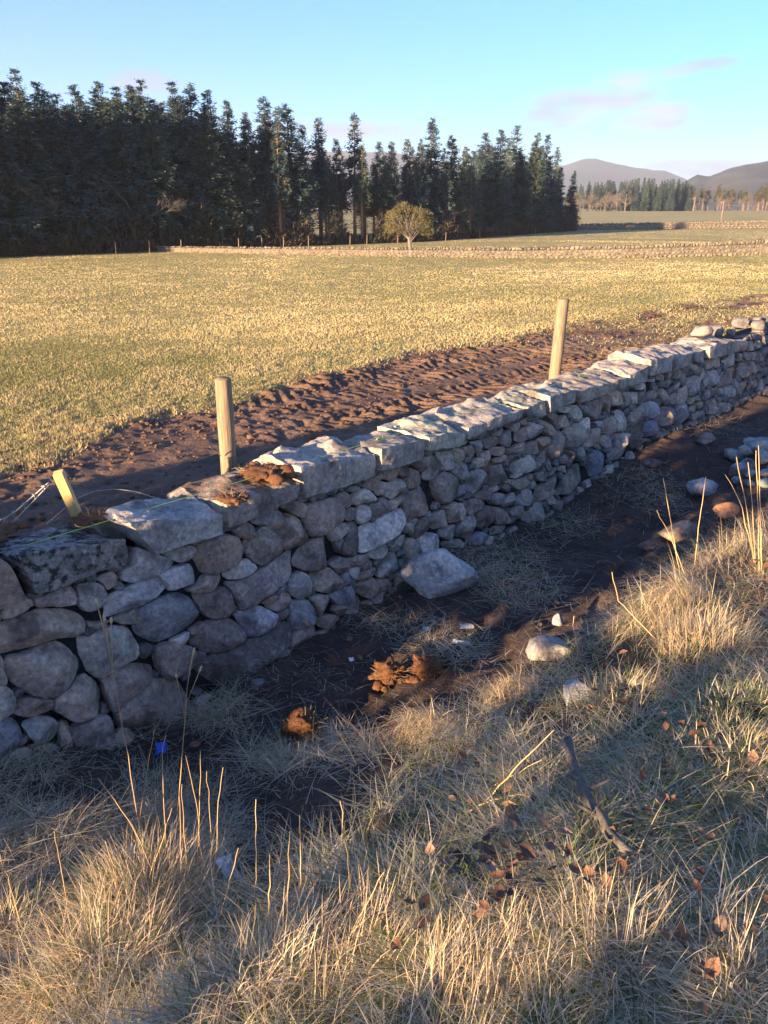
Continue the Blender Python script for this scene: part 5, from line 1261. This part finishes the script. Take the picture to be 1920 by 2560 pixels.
# tussocks: px, py, radius m, blades, length, lean az (deg, None = all round), mean lean, palette mix (straw, grey, green), label
TUSS = [
 (380, 2260, .20, 1500, .34, None, .35, (.8, .1, .1), 'big bleached tussock of upright grass with tall stalks near the white scraps'),
 (250, 2420, .22, 1300, .30, None, .7, (.75, .15, .1), 'straggling bleached tussock below the tall-stalked tussock'),
 (800, 2430, .2, 1000, .27, 60, .6, (.9, .1, 0), 'loose straw tussock leaning over at the camera side of the white scrap'),
 (590, 2490, .22, 1000, .2, None, .8, (.7, .2, .1), 'tangled straw tussock between the two tall straw tussocks'),
 (1060, 1820, .16, 1500, .26, 200, 1.0, (.85, .15, 0), 'combed-over sunlit straw tussock at the edge of the dug ditch'),
 (1280, 1720, .12, 900, .18, 215, .9, (.9, .1, 0), 'small sunlit straw tuft beside the half-buried flat stone'),
 (1650, 1520, .22, 2000, .34, 260, 1.05, (.8, .1, .1), 'large sunlit tussock sweeping down the bank above the flat stone'),
 (1760, 1620, .16, 1300, .26, None, .5, (.85, .1, .05), 'shaggy sunlit tussock just up the bank from the large sweeping one'),
 (1860, 1400, .28, 1600, .30, 250, .8, (.85, .1, .05), 'broad sunlit straw tussock on the bank below the heap of stones'),
 (1560, 1740, .15, 700, .18, None, .7, (.6, .2, .2), 'low sunlit tuft with a brown leaf near the bluish white stone'),
 (1860, 1960, .22, 900, .14, None, .8, (.6, .1, .3), 'low yellow-green sunlit turf patch among brown leaves'),
 (1850, 1780, .18, 800, .14, None, .7, (.4, .1, .5), 'low greenish sunlit turf patch up the bank'),
 (1190, 2520, .15, 1100, .22, 30, .6, (.95, .05, 0), 'dense pale straw tussock at the camera side of the hollow of leaves'),
 (1530, 2430, .12, 500, .26, None, .4, (.85, .15, 0), 'thin upright straw tuft beyond the end of the fallen stick'),
 (1830, 2480, .15, 600, .22, None, .5, (.8, .2, 0), 'thin straw tuft at the camera side of the verge with brown leaves round it'),
 (20, 2320, .14, 600, .2, None, .6, (.6, .2, .2), 'short sunlit tuft near the straggling bleached tussock'),
 (400, 2060, .10, 500, .16, None, .6, (.8, .2, 0), 'small rusty tuft behind the tall-stalked tussock'),
 (730, 1900, .10, 600, .14, None, .8, (.2, .7, .1), 'grey-green grass tuft under the rooty orange clod')]
for px0, py0, rad_, nb_, L0, azd, ln, mixp, lab in TUSS:
    C = hit(px0, py0); n = int(nb_ * .85); rr_ = rad_ * 1.15 * np.sqrt(rs.uniform(0, 1, n)); a = rs.uniform(0, 6.283, n); Bp = np.c_[C[0] + rr_ * np.cos(a), C[1] + rr_ * np.sin(a)]
    zz_ = verge_xy(Bp[:, 0], Bp[:, 1]) + .5 * rad_ * np.clip(1 - (rr_ / rad_ / 1.15) ** 2, 0, 1) - .015; Bp = np.c_[Bp, zz_]
    out = math.pi / 2 - a + rs.normal(0, .8, n) if azd is None else np.radians(azd) + rs.normal(0, .85, n)
    u_ = rs.uniform(0, 1, (n, 1)); col = np.where(u_ < mixp[0], pick(STRAW, n) * 1.05, np.where(u_ < mixp[0] + mixp[1], pick(GREY, n), pick(GREEN, n)))
    th0 = np.abs(rs.normal(ln * .8, .4, n)); th1 = th0 + np.abs(rs.normal(ln * 1.3, .9, n)); Ls = L0 * .62 * rs.uniform(.4, 1.2, n)
    V, F, m_ = blades(Bp, out, Ls, th0, th1, rs.uniform(.0017, .0038, n), rs, 4); me = mesh_np('grass_tussock', V - C, F, M_GRASS, False, np.repeat(col, m_, 0))
    tag(obj('grass_tussock', me, None, C), lab, 'grass tussock')
# tall dry stalks: base pixel, pixel path to the tip, seed heads
def stalk(base, path, heads, label, group=None, r=.0022):
    B0 = hit(*base); d0 = np.linalg.norm(B0[:2]); pts_ = [B0]
    for x_, y_ in path:
        q = ray(x_, y_); t_ = d0 / np.linalg.norm(q[:2]); pts_.append(q * t_ + np.array([0, 0, ZC]))
    P = np.array(pts_); t = thing('dry_grass_stalk', label, 'grass stalk', B0, group); n = 12
    d = np.r_[0, np.cumsum(np.linalg.norm(np.diff(P, axis=0), axis=1))]; tt = np.linspace(0, d[-1], n); C = np.stack([np.interp(tt, d, P[:, k]) for k in range(3)], 1); C[1:-1] += rs.normal(0, .0015, (n - 2, 3))
    mb = MB(); mb.add(*tube(C - B0, np.linspace(r * 1.2, r * .6, n), 5), c=np.array((.52, .36, .18)) * rs.uniform(.85, 1.15)); stm = obj('stem', mb.mesh('stem', M_VC, True, True), t)
    for (hx, hy, ln_) in heads:
        q = ray(hx, hy); H0 = q * (d0 / np.linalg.norm(q[:2])) + np.array([0, 0, ZC]) - B0; i_ = np.argmin(np.linalg.norm(C - B0 - H0, axis=1)); A = (C - B0)[max(i_ - 2, 0)]
        mb = MB(); ax = (H0 - A) / (np.linalg.norm(H0 - A) + 1e-9) if np.linalg.norm(H0 - A) > .005 else np.array([0, 0, 1.])
        mb.add(*tube([A, H0, H0 + ax * ln_ * .3, H0 + ax * ln_ * .7, H0 + ax * ln_], [.0014, .0018, .0065, .005, .001], 6), c=(.50, .38, .22)); obj('seed_head', mb.mesh('seed_head', M_VC, True, True), stm)
stalk((350, 2080), [(300, 1780), (265, 1590), (243, 1512)], [(243, 1512, .03), (262, 1555, .03), (278, 1560, .03)], 'tall forked dry stalk with seed heads before the wall end')
stalk((440, 2080), [(455, 1890), (468, 1720), (482, 1628)], [(482, 1640, .04), (442, 1695, .025), (498, 1680, .03)], 'tall three-headed dry stalk before the wall beside the forked one')
ST = [((333, 2160), (372, 1900), (386, 1818)), ((417, 2200), (404, 1842), (415, 1838)), ((509, 2190), (490, 2000), (464, 1888)), ((492, 2200), (500, 1990), (501, 1877)), ((538, 2190), (525, 2040), (517, 1928)), ((538, 2220), (543, 2030), (558, 1918)),
      ((405, 2230), (330, 2060), (246, 1946)), ((174, 2300), (155, 2180), (136, 2078)), ((300, 2300), (290, 2190), (263, 2102)), ((636, 2350), (640, 2180), (640, 1998)), ((712, 2370), (722, 2200), (725, 2078)), ((746, 2330), (752, 2180), (749, 2038)),
      ((665, 2400), (672, 2260), (674, 2136)), ((885, 2280), (865, 2120), (850, 2003)), ((540, 2330), (570, 2220), (596, 2120)), ((58, 2340), (30, 2230), (0, 2135)), ((1100, 2180), (1010, 2290), (975, 2350)), ((450, 2250), (452, 2080), (448, 1990)), ((470, 2250), (462, 2100), (455, 1960)), ((850, 2400), (900, 2290), (960, 2180)), ((350, 2250), (400, 2120), (430, 2020)), ((820, 2440), (880, 2330), (925, 2290))]
for b_, m__, t_ in ST: stalk(b_, [m__, t_], [], 'thin straw-coloured stalk standing up from the tussocks near the white scraps', 'stalks of the near tussocks', .0019)
ST = [((1700, 1440), (1675, 1290), (1658, 1196)), ((1735, 1420), (1750, 1290), (1765, 1192)), ((1890, 1430), (1865, 1260), (1841, 1142)), ((1890, 1430), (1880, 1260), (1870, 1156)), ((1898, 1440), (1895, 1260), (1890, 1126)), ((1903, 1440), (1900, 1260), (1896, 1114)), ((1890, 1420), (1850, 1250), (1812, 1186)), ((1720, 1460), (1680, 1350), (1642, 1275)), ((1640, 1600), (1545, 1500), (1530, 1430)), ((1450, 1660), (1432, 1560), (1435, 1540)), ((1830, 1640), (1835, 1570), (1842, 1565))]
for b_, m__, t_ in ST: stalk(b_, [m__, t_], [], 'thin sunlit stalk rising from the bank beside the ditch stones', 'stalks on the bank by the ditch', .0026)
stalk((1120, 2070), [(1200, 2010), (1290, 1983), (1490, 2033)], [], 'bent straw arching over the fallen stick', None, .003)
stalk((1090, 2080), [(1250, 2062), (1376, 2058)], [], 'flat straw lying straight below the arching one', None, .003)
stalk((1180, 2040), [(1270, 1940), (1385, 1825)], [], 'straight straw slanting up the bank from the arching one', None, .0026)
stalk((1160, 2020), [(1260, 1950), (1355, 1900)], [], 'second slanting straw just under the straight one', None, .0026)

# field grass
rs = np.random.default_rng(57); n = 720000
px = rs.uniform(-250, 2150, n); py = 575 + rs.uniform(0, 1, n) ** 1.25 * 690; Bp = hit_v(px, py, field_z); s_, q_ = SQ(Bp[:, 0], Bp[:, 1]); rr_ = np.hypot(Bp[:, 0], Bp[:, 1])
mk = np.where((s_ > -4) & (s_ < 26) & (q_ > -6.4), mud_mask(s_, q_), 0); far_lim = np.array([np.linalg.norm(wood_pt(p, 0)[:2]) for p in np.linspace(-250, 2150, 60)])
ok = (q_ < -.8) & (rs.uniform(0, 1, n) > mk * 1.02 - .01 * (rs.uniform(0, 1, n) < .3)) & (rr_ < np.where(px < 1430, np.interp(px, np.linspace(-250, 2150, 60), far_lim) + 1.5, 135))
Bp, rr_, px = Bp[ok], rr_[ok], px[ok]; n = len(Bp); s_, q_ = SQ(Bp[:, 0], Bp[:, 1])
clump = fbm(np.c_[Bp[:, 0] * 1.5, Bp[:, 1] * 1.5, px * 0], 3, 12); big = fbm(np.c_[Bp[:, 0] * .16, Bp[:, 1] * .16, px * 0], 3, 14)
pg = np.clip(.46 - clump * .35 - big * .55, .04, .96); isg = rs.uniform(0, 1, n) < pg; nearm = np.where((s_ > -4) & (s_ < 26) & (q_ > -6.4), track_z(s_, q_), Bp[:, 2])
FSTR = np.array([(.47, .375, .20), (.50, .41, .235), (.44, .35, .18), (.47, .40, .22)]); FGR = np.array([(.27, .29, .09), (.32, .32, .11), (.23, .26, .08), (.34, .33, .13)])
col = np.where(isg[:, None], FGR[rs.integers(4, size=n)], FSTR[rs.integers(4, size=n)]) * rs.uniform(.85, 1.15, (n, 1))
col = col * .65 + col.mean(0) * .35; col = col * (1 + .22 * big[:, None] + .12 * clump[:, None]); hgt = .85 * np.where(isg, rs.uniform(.03, .055, n), rs.uniform(.035, .065, n) * np.clip(1 + clump * .3, .5, 1.5)) * (1 - .4 * sm(30, 70, rr_)); wd = np.maximum(.005, rr_ * .0010) * rs.uniform(.7, 1.4, n)
a = rs.uniform(0, 6.283, n); ln = rs.uniform(.1, 1.0, n); tip = np.stack([np.cos(a) * np.sin(ln), np.sin(a) * np.sin(ln), np.cos(ln)], 1) * hgt[:, None]; b2 = rs.uniform(0, 6.283, n); sd3 = np.stack([np.cos(b2), np.sin(b2), b2 * 0], 1) * wd[:, None]
B3 = np.c_[Bp[:, :2], nearm - .01]; V = np.stack([B3 - sd3, B3 + sd3, B3 + tip], 1).reshape(-1, 3); F = np.arange(3 * n).reshape(-1, 3)
ob = kind(obj('pasture_grass', mesh_np('pasture_grass', V, F, M_GRASS, False, np.repeat(col, 3, 0))), 'stuff'); ob['label'] = 'short straw and green pasture grass across the field'; ob['category'] = 'grass'

mb = MB(); rs = np.random.default_rng(83); n = 3600; cs = rs.uniform(0.5, 20, n); cq = np.where(rs.uniform(0, 1, n) < .45, mud_edge(cs) + rs.normal(.15, .3, n), rs.uniform(-5, -2, n)); cz = track_z(cs, cq); I0, IF = ico(1); I1, IF1 = ico(2)
for k in range(n):
    r_ = rs.uniform(.006, .022) * (1 if rs.uniform() < .93 else 1.7); V_, F_ = (I1, IF1) if r_ > .035 and cs[k] < 9 else (I0, IF); V_ = V_ * (1 + .3 * rs.standard_normal((len(V_), 1)) * .6) * np.array([r_ * rs.uniform(.8, 1.5), r_, r_ * .7]); mb.add(V_ + W(cs[k], cq[k], cz[k] + r_ * .2), F_)
ob = kind(obj('mud_clods', mb.mesh('mud_clods', soil_mat('mud_lump', (.10, .06, .04), (.17, .10, .066), (.24, .155, .10), 3), False)), 'stuff'); ob['label'] = 'loose brown clods churned up along the muddy track'; ob['category'] = 'mud'
# ------------------------------------------------------------------ fallen stick, leaves, litter
sp = [(1413, 1912), (1422, 1960), (1440, 2010), (1452, 2045), (1475, 2080), (1495, 2110), (1515, 2150), (1545, 2180), (1570, 2200)]
P = np.array([hit(*p) for p in sp]) + [0, 0, .085]; P[:, 2] += np.array([.02, .01, 0, .008, .0, .008, 0, 0, .005]); t = thing('fallen_stick', 'crooked dark bare stick lying in the verge grass', 'stick', P[0])
V, F = tube(P - P[0], [.014, .016, .0155, .017, .015, .0175, .015, .014, .011], 9); V += .0015 * np.stack([fbm(V * 60 + k, 2, k) for k in range(3)], 1); brn = obj('branch', mesh_np('branch', V, F, M_STICK, True), t)
for k, f in ((3, .05), (5, -.045)):
    b0 = P[k] - P[0]; V, F = tube([b0, b0 + [f, .01, .02], b0 + [f * 1.6, .02, .03]], [.006, .005, .003], 6); obj('twig_stub', mesh_np('twig_stub', V, F, M_STICK, True), brn)
def leaf_mesh(seed):
    r_ = np.random.default_rng(seed); n = 7; V = []; F = []; ww = np.array([.05, .6, .95, 1, .8, .45, .04]); cu = r_.uniform(-.5, .9); fold = r_.uniform(.1, .7)
    for k in range(n):
        f = k / (n - 1); x_ = (f - .5); z_ = cu * (x_ ** 2) * 1.1; w_ = .30 * ww[k] * r_.uniform(.85, 1.1)
        V += [(x_, -w_, z_ + fold * w_), (x_, 0, z_), (x_, w_, z_ + fold * w_ * r_.uniform(.4, 1))]
    for k in range(n - 1):
        for j in (0, 1): F.append((k * 3 + j, k * 3 + j + 1, k * 3 + 4 + j, k * 3 + 3 + j))
    return mesh_np('fallen_leaf', np.array(V), np.array(F), M_LEAFS, True)
m, nt, b, N, L = mat_new('leaf_brown'); oi = N('ShaderNodeObjectInfo'); L(mixc(nt, 1.0, ramp(nt, oi.outputs['Random'], [(0, (.07, .04, .028)), (.4, (.14, .075, .042)), (.75, (.23, .125, .07)), (1, (.32, .20, .12))]).outputs[0], ramp(nt, noise_node(nt, N('ShaderNodeTexCoord').outputs['Object'], 6, 4).outputs[0], [(.3, g3(.6)), (.6, g3(1.1))]).outputs[0], 'MULTIPLY'), b.inputs['Base Color']); b.inputs['Roughness'].default_value = .6; M_LEAFS = m
LM = [leaf_mesh(k) for k in range(6)]
rs = np.random.default_rng(71)
def leaf(px, py, size, label, group, lift=.085):
    P = hit(px, py); P[2] += lift; o = obj('fallen_leaf', LM[int(rs.integers(6))], None, P); o.scale = (size,) * 3; o.rotation_euler = (rs.normal(0, .32), rs.normal(0, .32), rs.uniform(0, 6.28)); tag(o, label, 'leaf', group)
for cx_, cy_, sx, sy, n in ((1190, 2130, 60, 90, 22), (1260, 2260, 60, 60, 18), (1720, 1880, 60, 70, 12), (1850, 1500, 50, 40, 10), (1600, 2080, 80, 60, 12), (1440, 2230, 70, 60, 10), (1700, 2380, 140, 90, 14), (1500, 1760, 60, 40, 5), (1780, 2130, 100, 90, 8), (1330, 2080, 60, 50, 6), (1060, 2280, 60, 100, 5)):
    for _ in range(n): leaf(cx_ + rs.normal(0, sx), cy_ + rs.normal(0, sy), rs.uniform(.03, .054), 'curled brown leaf lying in the grass of the verge bank', 'fallen leaves in the verge grass')
for px, py in ((873, 1607), (1000, 1500), (975, 1530), (1075, 1545), (880, 1668), (900, 1652), (1400, 1490), (1420, 1470), (1340, 1440), (1390, 1515), (1500, 1300), (730, 2005), (560, 2080), (880, 2130), (480, 2055), (160, 2190), (1060, 1480), (1350, 1570)):
    leaf(px, py, rs.uniform(.035, .055), 'single brown leaf lying on the bare mud and hay below the wall', 'fallen leaves on the ditch mud', .025)
P = hit(490, 1880); P[2] += .05; o = obj('fallen_leaf', LM[2], None, P); o.scale = (.06,) * 3; o.rotation_euler = (.9, .2, .4); tag(o, 'flat tan leaf standing upright beside the blue scrap at the wall foot', 'leaf')
def scrap(px, py, w_, h_, mat, label, rot, seed, lift=.03, tilt=.6):
    r_ = np.random.default_rng(seed); n = 8; a, b_ = np.meshgrid(np.linspace(-1, 1, n), np.linspace(-1, 1, n), indexing='ij')
    V = np.c_[a.ravel() * w_ / 2, b_.ravel() * h_ / 2, a.ravel() * 0]; V[:, 2] = .22 * min(w_, h_) * fbm(np.c_[a.ravel() * 1.4, b_.ravel() * 1.4, a.ravel() * 0 + seed], 3, seed); V[:, :2] *= 1 + .3 * fbm(np.c_[a.ravel(), b_.ravel(), a.ravel() * 0 + 3], 2, seed)[:, None]
    i = np.arange(n - 1)[:, None] * n; j = np.arange(n - 1)[None, :]; F = np.stack([i + j, i + n + j, i + n + j + 1, i + j + 1], -1).reshape(-1, 4)
    V = np.concatenate([V, V - [0, 0, .003]]); F = np.concatenate([F, F[:, ::-1] + n * n]); P = hit(px, py); P[2] += lift
    o = obj('litter_scrap', mesh_np('litter_scrap', V, F, mat, True), None, P); o.rotation_euler = (tilt, .15, rot); tag(o, label, 'litter')
M_SLATE = plain_mat('slate', (.36, .38, .41), .8, 30, .3, .3)
scrap(405, 1885, .05, .05, M_BLUE, 'bright blue plastic scrap at the wall foot', .3, 1, .035, 1.0)
scrap(575, 2200, .06, .085, M_WHITE, 'torn white scrap with ragged edge behind the tall straw stalks', .8, 2, .05, .7)
scrap(330, 2155, .035, .06, M_WHITE, 'narrow white scrap seen between tussock stalks', -.3, 3, .05, .8)
scrap(290, 2158, .03, .03, M_WHITE, 'tiny white scrap beside the narrow one', .2, 4, .05, .8)
scrap(1165, 1575, .085, .035, M_SLATE, 'pale grey slate-like shard on the ditch mud', .35, 5, .03, .5)
scrap(1155, 1612, .09, .025, M_SLATE, 'thin grey sliver half buried below the pale shard', -.2, 6, .02, .4)
scrap(1065, 1578, .04, .03, M_WHITE, 'small white fragment left of dark mud beside the pale shard', .5, 7, .02, .5)
scrap(880, 1655, .025, .025, M_WHITE, 'tiny white chip near the orange clod with green tuft', .5, 8, .02, .5)

# ------------------------------------------------------------------ haze
m = bpy.data.materials.new('haze'); m.use_nodes = True; nt = m.node_tree; nt.nodes.clear(); o_ = nt.nodes.new('ShaderNodeOutputMaterial'); v_ = nt.nodes.new('ShaderNodeVolumePrincipled')
v_.inputs['Color'].default_value = (.8, .9, 1, 1); v_.inputs['Density'].default_value = .0003; v_.inputs['Anisotropy'].default_value = .15; nt.links.new(v_.outputs[0], o_.inputs['Volume'])
bm = bmesh.new(); bmesh.ops.create_cube(bm, size=1); me = bpy.data.meshes.new('haze'); bm.to_mesh(me); bm.free(); me.materials.append(m)
ob = kind(obj('haze', me, None, (0, 0, 109)), 'stuff'); ob.scale = (7400, 7400, 222); ob['label'] = 'thin blue winter haze over the far hills'; ob['category'] = 'haze'
